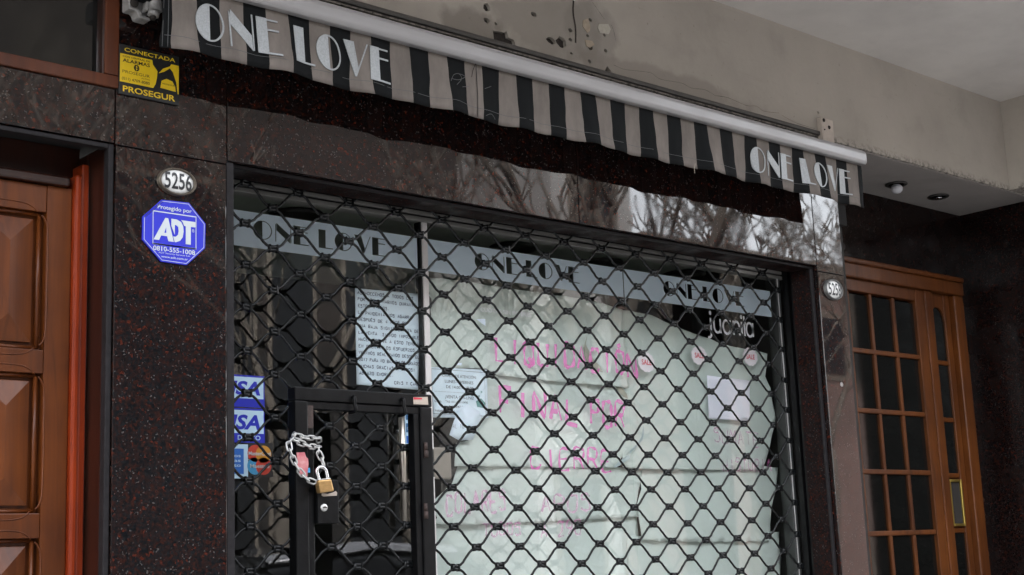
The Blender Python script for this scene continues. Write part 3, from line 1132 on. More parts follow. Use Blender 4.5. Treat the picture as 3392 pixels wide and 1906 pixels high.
sm = val.modifiers.new('cloth', 'SOLIDIFY')
sm.thickness = .0016
sm.offset = 1
hem = MB()
hem.ribbon([(AX0 + .01 + k * .02, VZ0 + .030 + .0012 * math.sin(k * .9)) for k in range(139)], .0012, YV - .0022, yf=vy)
hem.ribbon([(AX0 + .006, VZ1 - .002), (AX0 + .006, VZ0 + .002)], .0012, YV - .0022, yf=vy)
hem.ribbon([(AX0 + .018, VZ1 - .002), (AX0 + .018, VZ0 + .002)], .0012, YV - .0022, yf=vy)
hem.build('stitching', M['thread'], val)


def valance_words(pa, pb, za, zb):
    mb = MB()
    for pl in deco_polys('ONE LOVE', pa, pb, za, zb):
        q = [(x + vx(x, z), z) for x, z in pl]
        mb.prism(q, YV - .0046, YV - .0026, 0, vy)
    mb.build('lettering', M['silver_print'], val)


zl0 = VZ0 + .037
valance_words(at(643, 100, YV).x, at(1289, 240, YV).x, zl0, zl0 + .093)
valance_words(at(2487, 560, YV).x, at(2820, 640, YV).x, zl0 - .002, zl0 + .088)
th = MB()
for lst in ([(1405, 660), (1430, 610), (1475, 600), (1495, 640), (1450, 690)], [(1410, 640), (1470, 650), (1530, 620), (1480, 600)], [(1700, 930), (1750, 915), (1790, 955)], [(1500, 705), (1560, 700)], [(1690, 715), (1745, 695)]):
    p = smooth_path(pts(YV, 900, 0, 2.412, lst))
    th.ribbon(p, .0014, YV - .006, yf=vy)
th.build('loose_thread', M['thread'], val)
p = pts(YV, 1800, 0, 2.412, [(1202, 1310), (1196, 1350), (1198, 1390)])
MB().ribbon(p, .002, YV - .006).build('loose_thread', M['thread_beige'], val)
p = pts(YV, 900, 0, 2.412, [(1625, 510), (1632, 650), (1636, 780), (1640, 940)])
q = pts(YV, 900, 0, 2.412, [(1622, 510), (1600, 570), (1590, 620)])
MB().ribbon(p, .0022, YV - .0035, yf=vy).ribbon(q, .0016, YV - .0035, yf=vy).build('seam', M['cloth_black'], val)
MB().tube([(AX0 - .03, YV + .085, VZ1 + .005), (AX1 - .03, YV + .085, VZ1 + .005)], .034, 20).build('fabric_roll', M['cloth_black'], awn, True)
pe = at(2790, 496, YV + .06)
MB().tube([(pe.x - .02, pe.y, pe.z - .016), (pe.x + .022, pe.y, pe.z - .016)], .018, 18).build('roller_end', M['awning_white'], awn, True, .003)
# cream bracket bolted to the beam
bx0, bz1 = xz(2722, 390, YB - .02)
bx1 = at(2757, 400, YB - .02).x
br = MB().box(bx0, bx1, YB - .022, YB - .0135, VZ1 + .01, bz1).box(bx0 - .006, bx0 - .0005, YB - .022, YB - .001, VZ1 + .01, bz1).build('bracket', M['cream_metal'], awn, bevel=.0015)
for u, v in ((505, 190), (575, 283), (515, 312)):
    x, z = xz(2600 + u / 3.911, 350 + v / 3.911, YB - .023)
    MB().lathe([(.0075 if v != 312 else .003, 0), (.006 if v != 312 else .0025, -.0025)], (x, YB - .0223, z), 'y', 12).build('bolt', M['hole'], br, True)
# cast end bracket of the folding arm
t0 = (380, 0, 8.04)
YA = -.05
plate = pts(YA, *t0, [(375, -260), (375, 230), (470, 265), (560, 280), (605, 340), (640, 450), (700, 490), (820, 520), (950, 555), (1000, 500), (900, 455), (760, 415), (730, 330), (640, 240), (530, 195), (450, 160), (440, -260)])
arm = MB().prism(plate, YA, YA + .035).build('arm_bracket', M['cast_white'], awn, bevel=.003)
MB().prism(pts(YA, *t0, [(440, -260), (450, 160), (640, 240), (730, 330), (760, 415), (900, 455), (940, 300), (830, 320), (830, -260)]), YA + .012, YA + .03).build('web', M['cast_white'], arm, bevel=.002)
MB().prism(pts(YA, *t0, [(800, -260), (780, 330), (860, 330), (950, -260)]), YA - .012, YA + .02).build('rib', M['cast_white'], arm, bevel=.003)
q0, q1 = at(380 + 1090 / 8.04, -260 / 8.04, YA - .01), at(380 + 1075 / 8.04, 300 / 8.04, YA - .01)
MB().tube([q0, q1], .0165, 18).build('arm_tube', M['cast_white'], arm, True)
q0, q1 = at(380 + 1045 / 8.04, 320 / 8.04, YA - .01), at(380 + 1015 / 8.04, 440 / 8.04, YA - .01)
MB().tube([q0, q0 + (q1 - q0) * .85, q1], [.014, .014, .011], 18).build('pivot', M['cast_white'], arm, True)
MB().tube([q1, q1 + Vector((0, 0, -.008))], [.008, .007], 12).build('pivot_bolt', M['hole'], arm, True)
q = at(380 + 520 / 8.04, 90 / 8.04, YA - .001)
MB().lathe([(.011, 0), (.010, -.004), (.004, -.005)], (q.x, YA - .0005, q.z), 'y', 14).build('screw', M['hole'], arm, True)

# ------------------------------------------------------------------ transom window over the wooden door
tw = thing('transom_window', 'brown wood framed transom window with dark glass over the panelled door', 'window', (-1.4, 0, ztr))
tx1, tx0 = at(396, 150, -.004).x, at(349, 150, -.004).x
tz0, tz1 = at(200, 257, -.004).z, at(200, 212, -.004).z
MB().box(-2.4, tx1, -.004, .05, tz0 + .002, tz1).build('rail', M['transom_wood'], tw, bevel=.003)
MB().box(tx0, tx1, -.0035, .05, tz1 + .001, ZS - .003).build('stile', M['transom_wood'], tw, bevel=.003)
MB().box(tx0 - .006, tx0 - .0005, .0, .04, tz1 + .001, ZS - .003).build('bead', M['jamb_wood'], tw)
MB().box(-2.4, tx0 - .007, .026, .034, tz1 + .001, ZS - .003).build('pane', M['glass_dark'], tw)
MB().box(tx1 + .001, PX0 - .003, .004, .04, ztr, ZS - .003).build('filler', M['joint'], tw)

# ------------------------------------------------------------------ panelled wooden door
YD = .105
door = thing('panelled_door', 'reddish brown wooden door with raised pyramid panels beside the granite pillar', 'door', (-1.28, YD, 0))
xa, xb = at(290, 1000, YD - .004).x, at(240, 1000, YD - .004).x     # orange post
MB().box(xb + .0185, xa, YD - .004, YD + .05, 0, zdo - .03).build('post', M['post_wood'], door, bevel=.004)
MB().box(xb, xb + .018, YD - .012, YD + .05, 0, zdo - .06).build('post_bead', M['post_wood'], door, bevel=.006)
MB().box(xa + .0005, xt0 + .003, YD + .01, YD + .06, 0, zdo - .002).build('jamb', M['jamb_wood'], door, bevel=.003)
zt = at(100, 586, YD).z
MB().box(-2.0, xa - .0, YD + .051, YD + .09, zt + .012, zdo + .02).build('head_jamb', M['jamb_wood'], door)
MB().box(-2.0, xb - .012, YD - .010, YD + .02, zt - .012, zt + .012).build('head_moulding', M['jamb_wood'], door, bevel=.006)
x_st0 = at(147, 1100, YD + .006).x
MB().box(x_st0, xb - .001, YD + .006, YD + .04, 0, zt - .0125).build('stile', M['door_wood'], door, bevel=.002)
# panels: top / bottom photo rows of each recess
rows = [(695, 1145), (1238, 1693), (1791, 2245), (2330, 2800)]
zr = [(at(60, a, YD).z, at(60, b, YD).z) for a, b in rows]
xpc = at(30, 1000, YD).x
half = at(127, 1000, YD + .012).x - xpc
xl = xpc - half
prev = zt - .0125
for k, (za, zb_) in enumerate(zr):
    MB().box(xl - .02, x_st0 - .0008, YD + .0062, YD + .04, za + .004, prev - .001).build('rail', M['door_wood'], door, bevel=.002)
    prev = zb_ - .004
    x0, x1 = xl, xpc + half
    # sunken field with a raised hipped panel
    pm = MB()
    yb, yt = YD + .030, YD + .006
    ins = .012
    hx, hz = half - ins, (za - zb_) / 2 - ins
    top, bot = za - ins, zb_ + ins
    ridge = hx * .98
    vs = [(xpc - hx, yb, bot), (xpc + hx, yb, bot), (xpc + hx, yb, top), (xpc - hx, yb, top)]
    vs += [(xpc - hx, yb - .008, bot), (xpc + hx, yb - .008, bot), (xpc + hx, yb - .008, top), (xpc - hx, yb - .008, top)]
    vs += [(xpc, yt - .004, bot + ridge), (xpc, yt - .004, top - ridge)]
    pm.add(vs, [(0, 1, 5, 4), (1, 2, 6, 5), (2, 3, 7, 6), (3, 0, 4, 7), (4, 5, 8), (5, 6, 9, 8), (6, 7, 9), (7, 4, 8, 9)])
    pm.build('panel', M['door_wood'], door, bevel=.0012)
    mo = MB()
    for (p, q) in (((x0, zb_), (x1, zb_)), ((x1, zb_), (x1, za)), ((x1, za), (x0, za))):
        mo.tube([(p[0], YD + .020, p[1]), (q[0], YD + .020, q[1])], .005, 8)
    mo.build('moulding', M['door_wood'], door, True)
    MB().box(x0, x1 + .02, YD + .0305, YD + .036, zb_ - .01, za + .01).build('field', M['door_wood'], door)
    # softly curved routed line on the stile and rail
    gr = MB()
    xg = x1 + .016
    gr.tube(smooth_path([(x1 + .001, YD + .0062, za - .004), (x1 + .010, YD + .0058, za - .016), (xg, YD + .0058, za - .045), (xg + .001, YD + .0058, (za + zb_) / 2), (xg, YD + .0058, zb_ + .045), (x1 + .010, YD + .0058, zb_ + .016), (x1 + .001, YD + .0062, zb_ + .004)]), .0019, 6)
    gr.tube(smooth_path([(x1 - .012, YD + .0062, zb_ - .001), (x1 - .026, YD + .0058, zb_ - .013), (x1 - .055, YD + .0058, zb_ - .019), (xpc - .04, YD + .0058, zb_ - .020)]), .0017, 6)
    gr.tube(smooth_path([(x1 - .008, YD + .0062, za + .002), (x1 - .022, YD + .0058, za + .014), (x1 - .048, YD + .0058, za + .021), (xpc - .04, YD + .0058, za + .022)]), .0017, 6)
    gr.build('routed_bead', M['door_wood'], door, True)
MB().box(xl - .15, xl - .021, YD + .006, YD + .04, 0, zt - .0125).build('stile', M['door_wood'], door, bevel=.002)
MB().box(xl - .21, xl - .151, YD - .004, YD + .05, 0, zt - .0125).build('post', M['post_wood'], door, bevel=.004)
MB().box(-2.05, xl - .2105, YD + .012, YD + .05, 0, zt - .0125).build('side_panel', M['door_wood'], door, bevel=.003)
MB().box(-2.1, xt0, YD + .0905, YD + .12, 0, zdo + .02).build('backing', M['black_void'], door)

# ------------------------------------------------------------------ signs on the granite
Y0 = -.0005
alarm = thing('alarm_sign', 'black and yellow alarm company sign hanging beside the transom window', 'sign', at(495, 240, 0))
ca = lambda *l: pts(-.006, 0, 0, 2.412, l)
tl, trr, brr, bl = ca((958, 338), (1432, 470), (1428, 838), (945, 752))
x0, x1 = (tl[0] + bl[0]) / 2, (trr[0] + brr[0]) / 2
zt_, zb_ = (tl[1] + trr[1]) / 2, (bl[1] + brr[1]) / 2
MB().box(x0, x1, -.007, -.0008, zb_, zt_).build('board', M['sign_black'], alarm, bevel=.0008)
Hs, Ws = zt_ - zb_, x1 - x0
fx, fz = (lambda u: x0 + u * Ws), (lambda v: zb_ + v * Hs)
MB().prism([(fx(0.01), fz(.245)), (fx(.56), fz(.245)), (fx(.60), fz(.34)), (fx(.62), fz(.46)), (fx(.63), fz(.60)), (fx(.55), fz(.72)), (fx(.54), fz(.81)), (fx(0.01), fz(.81))], -.0076, -.0071).build('field', M['yellow'], alarm)
MB().prism([(fx(.65), fz(.57)), (fx(.72), fz(.68)), (fx(.84), fz(.76)), (fx(.86), fz(.81)), (fx(.99), fz(.81)), (fx(.99), fz(.22)), (fx(.975), fz(.22)), (fx(.95), fz(.45)), (fx(.89), fz(.65)), (fx(.84), fz(.72)), (fx(.74), fz(.62))], -.0076, -.0071).build('field', M['yellow'], alarm)
MB().prism([(fx(.68), fz(.28)), (fx(.70), fz(.43)), (fx(.78), fz(.49)), (fx(.88), fz(.46)), (fx(.93), fz(.36)), (fx(.94), fz(.26))], -.0076, -.0071).build('badge', M['yellow'], alarm)
text('CONECTADA', 'lettering', M['yellow'], alarm, fx(.08), fx(.93), fz(.865), .08 * Hs, -.0074, .012)
text('PROSEGUR', 'lettering', M['yellow'], alarm, fx(.06), fx(.93), fz(.06), .115 * Hs, -.0074, .02)
text('CON CENTRAL DE', 'lettering', M['sign_black'], alarm, fx(.05), fx(.5), fz(.745), .035 * Hs, -.0079, .02)
text('ALARMAS', 'lettering', M['sign_black'], alarm, fx(.05), fx(.5), fz(.65), .07 * Hs, -.0079, .02)
text('PROSEGUR', 'lettering', M['sign_black'], alarm, fx(.05), fx(.5), fz(.43), .058 * Hs, -.0079)
text('ACTIVA', 'lettering', M['sign_black'], alarm, fx(.36), fx(.5), fz(.375), .03 * Hs, -.0079)
text('(011) 4709-8080', 'lettering', M['sign_black'], alarm, fx(.04), fx(.5), fz(.29), .055 * Hs, -.0079, .01)
text('PROSEGUR', 'lettering', M['sign_black'], alarm, fx(.71), fx(.92), fz(.36), .03 * Hs, -.0079)
gl_ = MB()
for rr in (.038, .02):
    gl_.ribbon([(fx(.28) + rr * Ws * math.cos(6.283 * k / 18), fz(.575) + .045 * Ws * math.sin(6.283 * k / 18)) for k in range(19)], .0022, -.0079)
gl_.ribbon([(fx(.235), fz(.575)), (fx(.325), fz(.575))], .0022, -.0079)
gl_.build('globe_emblem', M['sign_black'], alarm)


def number_plate(px, py, wpx, hpx, digits, rim, label, skew=1):
    c = at(px, py, 0)
    rx = (at(px + wpx, py, 0).x - at(px - wpx, py, 0).x) / 2
    rz = (at(px, py - hpx, 0).z - at(px, py + hpx, 0).z) / 2
    t = thing('number_plate', label, 'number plate', c, 'oval house number plates')
    MB().lathe([(1.0, -.0006), (1.0, -.006), (.96, -.0115), (.90, -.0125), (.84, -.009), (.83, -.0006)], (c.x, 0, c.z), 'y', 40, rx, rz).build('rim', rim, t, True)
    MB().lathe([(.835, -.004), (.825, -.0075), (.6, -.0105), (.3, -.0115), (.02, -.012)], (c.x, 0, c.z), 'y', 40, rx, rz).build('plate', M['enamel'], t, True)
    dome = lambda x, z: .0042 * (((x - c.x) / rx) ** 2 + ((z - c.z) / rz) ** 2)
    text(digits, 'digits', M['digit'], t, c.x - rx * .70, c.x + rx * .70, c.z - rz * .55, rz * 1.14, -.0135, .016, yf=dome)



number_plate(583, 605, 64, 46, '5256', M['bronze'], 'oval white number plate 5256 with a brown rim above the blue sign')
number_plate(2757, 961, 29, 34, '5258', M['pewter'], 'small oval white number plate 5258 on the slim granite pilaster')

YS = -.0045
adt = thing('security_sign', 'blue octagonal security sign below the oval plate 5256', 'sign', at(578, 770, 0))
oc = pts(YS, 0, 500, 2.894, [(1368, 630), (1550, 468), (1812, 497), (1972, 700), (1967, 935), (1790, 1097), (1545, 1062), (1365, 852)])
cxo = sum(p[0] for p in oc) / 8
czo = sum(p[1] for p in oc) / 8
MB().prism(oc, YS, -.0006).build('board', M['blue'], adt, bevel=.0006)
inner = [(cxo + (x - cxo) * .95, czo + (z - czo) * .95) for x, z in oc]
MB().ribbon(inner + inner[:2], .0014, YS - .0006).build('border', M['sign_white'], adt)
ow = max(p[0] for p in oc) - min(p[0] for p in oc)
oh = max(p[1] for p in oc) - min(p[1] for p in oc)
xm = (max(p[0] for p in oc) + min(p[0] for p in oc)) / 2
zm = (max(p[1] for p in oc) + min(p[1] for p in oc)) / 2
ax = lambda u: xm + u * ow
az = lambda v: zm + v * oh
fr = [(ax(-.34), az(-.225)), (ax(.34), az(-.225)), (ax(.34), az(.285)), (ax(-.34), az(.285)), (ax(-.34), az(-.225)), (ax(.34), az(-.225))]
MB().ribbon(fr, .0032, YS - .0006).build('border', M['sign_white'], adt)
lg = MB()
for pl in ([(-.33, -.16), (-.15, .20), (-.105, .20), (-.015, -.16), (-.10, -.16), (-.12, -.085), (-.215, -.085), (-.245, -.16)],):
    lg.prism([(ax(a), az(b)) for a, b in pl], YS - .001, YS - .0004)
lg.prism([(ax(a), az(b)) for a, b in [(-.165, -.035), (-.135, -.035), (-.137, .05)]], YS - .0014, YS - .0011, 1)
D_ = [(-.055, .20), (.03, .20), (.10, .17), (.135, .10), (.14, .02), (.125, -.07), (.085, -.13), (.02, -.16), (.0, -.16), (-.025, -.075), (.015, -.075), (.05, -.04), (.062, .02), (.055, .085), (.02, .11), (-.0, .11), (-.0, -.045), (-.055, .09)]
lg.prism([(ax(a), az(b)) for a, b in D_], YS - .001, YS - .0004)
lg.prism([(ax(a), az(b)) for a, b in [(.10, .20), (.33, .20), (.33, .115), (.255, .115), (.255, -.17), (.175, -.17), (.175, .115), (.148, .115), (.13, .165)]], YS - .001, YS - .0004)
lg.build('lettering', [M['sign_white'], M['blue']], adt)
text('Protegido por', 'lettering', M['sign_white'], adt, ax(-.27), ax(.27), az(.335), .062 * oh, YS - .0006, .012)
text('0810-555-1008', 'lettering', M['sign_white'], adt, ax(-.335), ax(.325), az(-.325), .072 * oh, YS - .0006, .014)
text('ADT Security Services S.A.', 'lettering', M['sign_white'], adt, ax(-.25), ax(.25), az(-.365), .024 * oh, YS - .0006)
text('www.adt.com.ar', 'lettering', M['sign_white'], adt, ax(-.21), ax(.21), az(-.425), .034 * oh, YS - .0006, .01)
text('®', 'lettering', M['sign_white'], adt, ax(.275), ax(.315), az(.03), .05 * oh, YS - .0006)

# ------------------------------------------------------------------ shop room and window
YG = .35
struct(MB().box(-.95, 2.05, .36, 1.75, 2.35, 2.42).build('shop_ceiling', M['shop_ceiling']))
struct(MB().box(-1.0, 2.2, 1.75, 1.85, -.0, 2.42).build('shop_depth_screen', M['shop_wall']))  # dark screen added partway in, standing for the unlit depth of the shop
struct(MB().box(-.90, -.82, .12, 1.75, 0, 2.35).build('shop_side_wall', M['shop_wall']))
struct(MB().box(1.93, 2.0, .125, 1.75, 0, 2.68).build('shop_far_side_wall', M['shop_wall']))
struct(MB().box(-.9, 2.0, .12, 1.75, .001, .012).build('shop_floor', M['shop_floor']))
struct(MB().box(-.9, 2.0, .1, .36, 2.42, 2.5).build('roller_box', M['black_void']))
LAMPS = ['pale centred round lamp in the shop ceiling above the handwritten note', 'dark round lamp in the shop ceiling above the middle lettering', 'dark round lamp in the shop ceiling over the glass joint', 'dark round lamp in the shop ceiling above the last lettering']
for k, (x, y) in enumerate([(745, 540), (1290, 622), (1510, 662), (1720, 690)]):
    p = atz(x * 1.31728, y * 1.31728, 2.345)
    t = thing('ceiling_lamp', LAMPS[k], 'lamp', p, 'round lamps in the shop ceiling')
    MB().lathe([(.066, .003), (.088, .003), (.092, -.004), (.085, -.013), (.068, -.006)], p, 'z', 28).build('ring', M['lamp_dark'], t, True)
    MB().lathe([(.067, .001), (.03, -.0015), (.002, -.002)], p, 'z', 24).build('diffuser', M['alu_rail'] if k == 0 else M['lamp_dark'], t, True)

sw = thing('shop_window', 'shop glazing with a frosted lettering band behind the black folding grille', 'window', (.5, YG, 0))
XM = at(1403, 930, YG).x
XS = at(2068, 1000, YG).x
XP = at(2612, 1580, YG).x
zr0 = at(640 + 900 / 4.522, 480 + 780 / 4.522, YG).z


def pane(x0, x1, z0, z1):
    mb = MB()
    mb.box(x0, x1, YG, YG + .008, z0, z1, 1)
    mb.m[-4] = 0            # the street face mirrors, the rest only tints
    return mb.build('pane', [M['glass'], M['glass_side']], sw)


zg1 = zr0 + .004
p1 = pane(-.82, XM - .012, .06, zg1)
p2 = pane(XM + .012, XS - .0012, .06, zg1)
p3 = pane(XS + .0012, XP - .016, .06, zg1)
MB().box(XM - .010, XM + .0115, YG - .012, YG + .03, .0, zg1 - .001).build('mullion', M['alu_white'], sw, bevel=.002)
MB().box(XM - .0155, XM - .0105, YG - .008, YG + .02, .0, zg1 - .001).build('gasket', M['black_gasket'], sw)
MB().box(-.82, XP + .04, YG - .014, YG + .03, zg1 + .0005, zg1 + .014).build('top_rail', M['alu_rail'], sw, bevel=.002)
MB().box(-.82, XP + .04, YG - .004, YG + .03, zg1 + .0145, zg1 + .021).build('rail_groove', M['black_gasket'], sw)
MB().box(-.82, XP + .04, YG - .011, YG + .03, zg1 + .0215, zg1 + .034).build('top_rail', M['alu_rail'], sw, bevel=.002)
MB().box(-.82, XP + .04, YG, YG + .03, zg1 + .0345, 2.349).build('head_board', M['black_void'], sw)
MB().box(XP - .015, XP + .012, YG - .02, YG + .03, 0, zg1 - .001).build('post', M['alu_grey'], sw, bevel=.003)
MB().box(XP - .0085, XP - .0045, YG - .0225, YG - .0203, 0, zg1 - .001).build('post_groove', M['alu_white'], sw)
MB().box(-.82, XP, YG - .01, YG + .03, .012, .059).build('bottom_rail', M['alu_grey'], sw)


def band(x0, x1, words, w0, w1, par):
    zb0 = ZBAND0
    zb1 = ZBAND1
    h = zb1 - zb0
    hl = deco_polys(words, w0, w1, zb0 + .26 * h, zb0 + .80 * h)
    # neighbouring polygons of a letter that share an edge are pulled apart a hair
    hl = [[(sum(p[0] for p in q) / len(q) + (x - sum(p[0] for p in q) / len(q)) * .985, z) for x, z in q] for q in hl]
    sheet_mesh([(x0, zb0), (x1, zb0), (x1, zb1), (x0, zb1)], hl, 0, lambda x, z: 0, 0, YG - .0006).build('frosted_band', M['band'], par)


ZBAND0 = at(1390, 895, YG).z
ZBAND1 = at(1380, 792, YG).z + .005
band(-.81, XM - .022, 'ONE LOVE', at(838, 790, YG).x, at(1280, 850, YG).x, p1)
band(XM + .0125, XS - .002, 'ONE LOVE', at(1572, 870, YG).x, at(1920, 930, YG).x, p2)
band(XS + .002, XP - .03, 'ONE LOVE', at(2198, 970, YG).x, at(2466, 1010, YG).x, p3)
ja, jb, jc = at(2344, 1096, YG), at(2496, 1122, YG), at(2420, 1062, YG)
jh = jc.z - (ja.z + jb.z) / 2                # x height of the rounded lower-case word
jz = (ja.z + jb.z) / 2
jx = lambda u: ja.x + (jb.x - ja.x) * u / 4.62
jl = MB()
jw = jh * .17


def arc(u, v, ru, a0, a1, rv=.5):
    return [(jx(u + ru * math.cos(math.radians(a0 + (a1 - a0) * k / 14))), jz + jh * (v + rv * math.sin(math.radians(a0 + (a1 - a0) * k / 14)))) for k in range(15)]


def stem(u, v0, v1):
    return [(jx(u), jz + jh * v0), (jx(u), jz + jh * v1)]


for pth in (stem(.34, 1.0, -.08), arc(.12, -.12, .22, 10, -120, .24), arc(.34, 1.34, .04, 0, 360, .07),
            stem(.66, 1.0, .42), arc(.98, .42, .32, 180, 360, .38), stem(1.30, 1.0, .02),
            arc(1.92, .5, .36, 0, 360, .48), stem(2.28, 1.0, .02),
            stem(2.62, 1.0, .02), arc(2.92, .56, .30, 180, 0, .40), stem(3.22, .56, .02),
            stem(3.46, 1.0, .02), arc(3.46, 1.34, .04, 0, 360, .07),
            stem(3.74, 1.42, .02), [(jx(3.60), jz + jh * .92), (jx(3.92), jz + jh * .92)],
            arc(4.26, .5, .34, 0, 360, .48), stem(4.60, 1.0, .02)):
    jl.ribbon(pth, jw, YG - .0008)
jl.build('lettering', M['white_vinyl'], p3)
ptext('CUOTAS SIN INTERES', 'lettering', M['white_vinyl'], p2, (1592, 1034), (1760, 1048), 13, YG - .0008, bold=.02)

# writing in pink marker on the glass
YK = YG - .0009


def marker(lines, m, par, w=.011):
    mb = MB()
    for pxa, pxb, hpx, s in lines:
        a, b, c = at(*pxa, YK), at(*pxb, YK), at(pxa[0], pxa[1] - hpx, YK)
        h = c.z - a.z
        k = len(s)
        for st_ in strokes(s, a.x, b.x, a.z, h, .05):
            fr_ = [(x, z + (b.z - a.z) * (x - a.x) / (b.x - a.x)) for x, z in st_]
            p = smooth_path(fr_, 3) if len(fr_) > 3 else fr_
            p2_ = []
            for i in range(len(p) - 1):
                for t in range(3):
                    p2_.append((p[i][0] + (p[i + 1][0] - p[i][0]) * t / 3, p[i][1] + (p[i + 1][1] - p[i][1]) * t / 3))
            p2_.append(p[-1])
            ph = random.uniform(0, 6)
            mb.ribbon(p2_, [w * (.75 + .35 * math.sin(i * .55 + ph)) for i in range(len(p2_))], YK - random.uniform(0, .0004))
    return mb.build('marker_writing', m, par)


marker([((1640, 1192), (2118, 1248), 78, 'LIQUIDACIÓN')], M['pink'], p2, .0145)
marker([((1652, 1365), (1925, 1410), 85, 'FINAL'), ((1955, 1405), (2078, 1418), 82, 'POR')], M['pink'], p2, .0145)
marker([((1756, 1555), (2036, 1556), 68, 'CIERRE')], M['pink'], p2, .010)
marker([((1478, 1705), (1680, 1690), 66, 'COLARES'), ((1790, 1700), (1965, 1690), 54, 'AROS')], M['pink_faint'], p2, .009)
marker([((1600, 1775), (1730, 1770), 40, 'TODOS'), ((1790, 1780), (1930, 1765), 48, 'A 290')], M['pink_faint'], p2, .007)
marker([((2365, 1465), (2520, 1478), 44, 'SUMATE'), ((2395, 1560), (2560, 1560), 40, 'HISTORIA')], M['pink_faint'], p3, .006)

# papers taped inside the glass
papers = []


def crumple(seed, amp=.007):
    def f(x, z):
        v = Vector((x * 3.2, z * 3.2, seed * 5.7))
        r = 1 - abs(noise.noise(v + Vector((noise.noise(v * 2) * .5, 0, 0)))) * 2
        q = noise.noise(Vector((x * 9, z * 9, seed)))
        r2 = 1 - abs(noise.noise(Vector((x * 1.7 + z * 4.1, z * 1.3 - x * 2.2, seed * 3.1)))) * 2
        return amp * (.45 * r * r + .3 * q + .4 * max(0, r2) ** 4 + .3)
    return f


def paper(name, label, poly, y, m, seed, amp=.0095, step=.018, rough=.0, cat='paper', group=None):
    p = []
    rnd = random.Random(seed)
    for i in range(len(poly)):                       # ragged torn edges
        a, b = poly[i], poly[(i + 1) % len(poly)]
        L = math.hypot(b[0] - a[0], b[1] - a[1])
        k = max(1, int(L / .022)) if rough else 1
        for t in range(k):
            e = rough * rnd.uniform(-1, 1) if t else 0
            p.append((a[0] + (b[0] - a[0]) * t / k + e, a[1] + (b[1] - a[1]) * t / k + e))
    o = sheet_mesh(p, [], step, crumple(seed, amp), .0006, y).build(name, m, None, True)
    if name == 'wrapping_paper':
        WP.append(o)
    return tag(o, label, cat, group)


WP = []
YP = YG + .0085
cp5 = (1400, 1100, 2.894)
cp6 = (1400, 1406, 2.894)
cp7 = (1400, 650, 2.894)
cpr = (2100, 1300, 2.3875)
cp8 = (2100, 800, 2.894)
gp = 'wrapping paper sheets taped inside the window'
s1 = pts(YP, *cp7, [(40, 775), (450, 820), (900, 890), (1190, 930), (1580, 985), (1925, 1085)]) + pts(YP, *cp5, [(1955, 100), (1990, 535), (1760, 515), (1400, 485), (1060, 450), (735, 418), (620, 350), (45, 340)])
paper('wrapping_paper', 'pale green paper sheet at the top of the middle pane behind LIQUIDACIÓN writing', s1, YP, M['paper_green'], 1, group=gp, rough=.0012)
s2 = pts(YP + .001, *cp7, [(1890, 1085)]) + pts(YP, *cp8, [(10, 662), (200, 700), (400, 792), (690, 902), (870, 972), (1130, 1030), (1240, 1050), (1315, 1072), (1305, 1200), (1295, 1290), (1345, 1400)]) + pts(YP, *cpr, [(1150, 200), (1112, 430), (1062, 570), (1045, 612), (600, 612), (120, 605), (-60, 590)]) + pts(YP, *cp5, [(1950, 600)])
paper('wrapping_paper', 'pale green paper sheet behind the three sale badges and blank white sheet', s2, YP + .014, M['paper_green'], 2, group=gp, rough=.0012)
s3 = pts(YP, *cp5, [(640, 400), (1060, 440), (1760, 505), (2010, 530), (2060, 640), (2110, 900), (2060, 1060), (1960, 1180), (1905, 1295), (1840, 1297), (1200, 1292), (345, 1284), (360, 1060), (480, 1036), (535, 940), (565, 830)])
paper('wrapping_paper', 'pale green paper sheet in the middle pane behind FINAL POR CIERRE writing', s3, YP + .014, M['paper_green'], 3, group=gp, rough=.0012)
s4 = pts(YP, *cp6, [(408, 395), (1300, 390), (1830, 395), (2178, 424), (2160, 560), (2115, 770), (2145, 885), (1450, 917), (800, 945), (380, 962), (165, 945), (205, 890), (140, 765), (182, 718), (350, 560)])
paper('wrapping_paper', 'pale green paper sheet with faint pink words below CIERRE', s4, YP + .028, M['paper_green'], 4, group=gp, rough=.0012)
s5 = pts(YP, *cp6, [(150, 935), (380, 945), (1450, 900), (2145, 870), (2170, 1100), (2080, 1300), (2120, 1700), (150, 1700)])
paper('wrapping_paper', 'lowest pale green paper sheet beside the wicket door', s5, YP + .042, M['paper_green'], 5, group=gp, rough=.0012)
s6 = pts(YP, *cpr, [(120, 590), (600, 595), (1090, 575), (1200, 590), (1190, 700), (1150, 900), (1128, 1180), (560, 1180), (125, 1168), (110, 1080), (80, 880), (115, 760), (110, 680)])
paper('wrapping_paper', 'creased pale green paper sheet under the faint pink words below the blank white sheet', s6, YP + .028, M['paper_green'], 6, .010, group=gp, rough=.003)
s7 = pts(YP, *cpr, [(20, 1130), (560, 1150), (1100, 1165), (1130, 1095), (1228, 1100), (1222, 1200), (1240, 1300), (1225, 1700), (-20, 1700), (40, 1400)])
paper('wrapping_paper', 'lowest pale green paper sheet next to the grey window post', s7, YP + .042, M['paper_green'], 7, .009, group=gp, rough=.002)

def flap(par, lst, y, m, nm):
    MB().prism(pts(y, *cp5, lst), y, y + .0008, yf=crumple(31, .004)).build(nm, M[m], par)


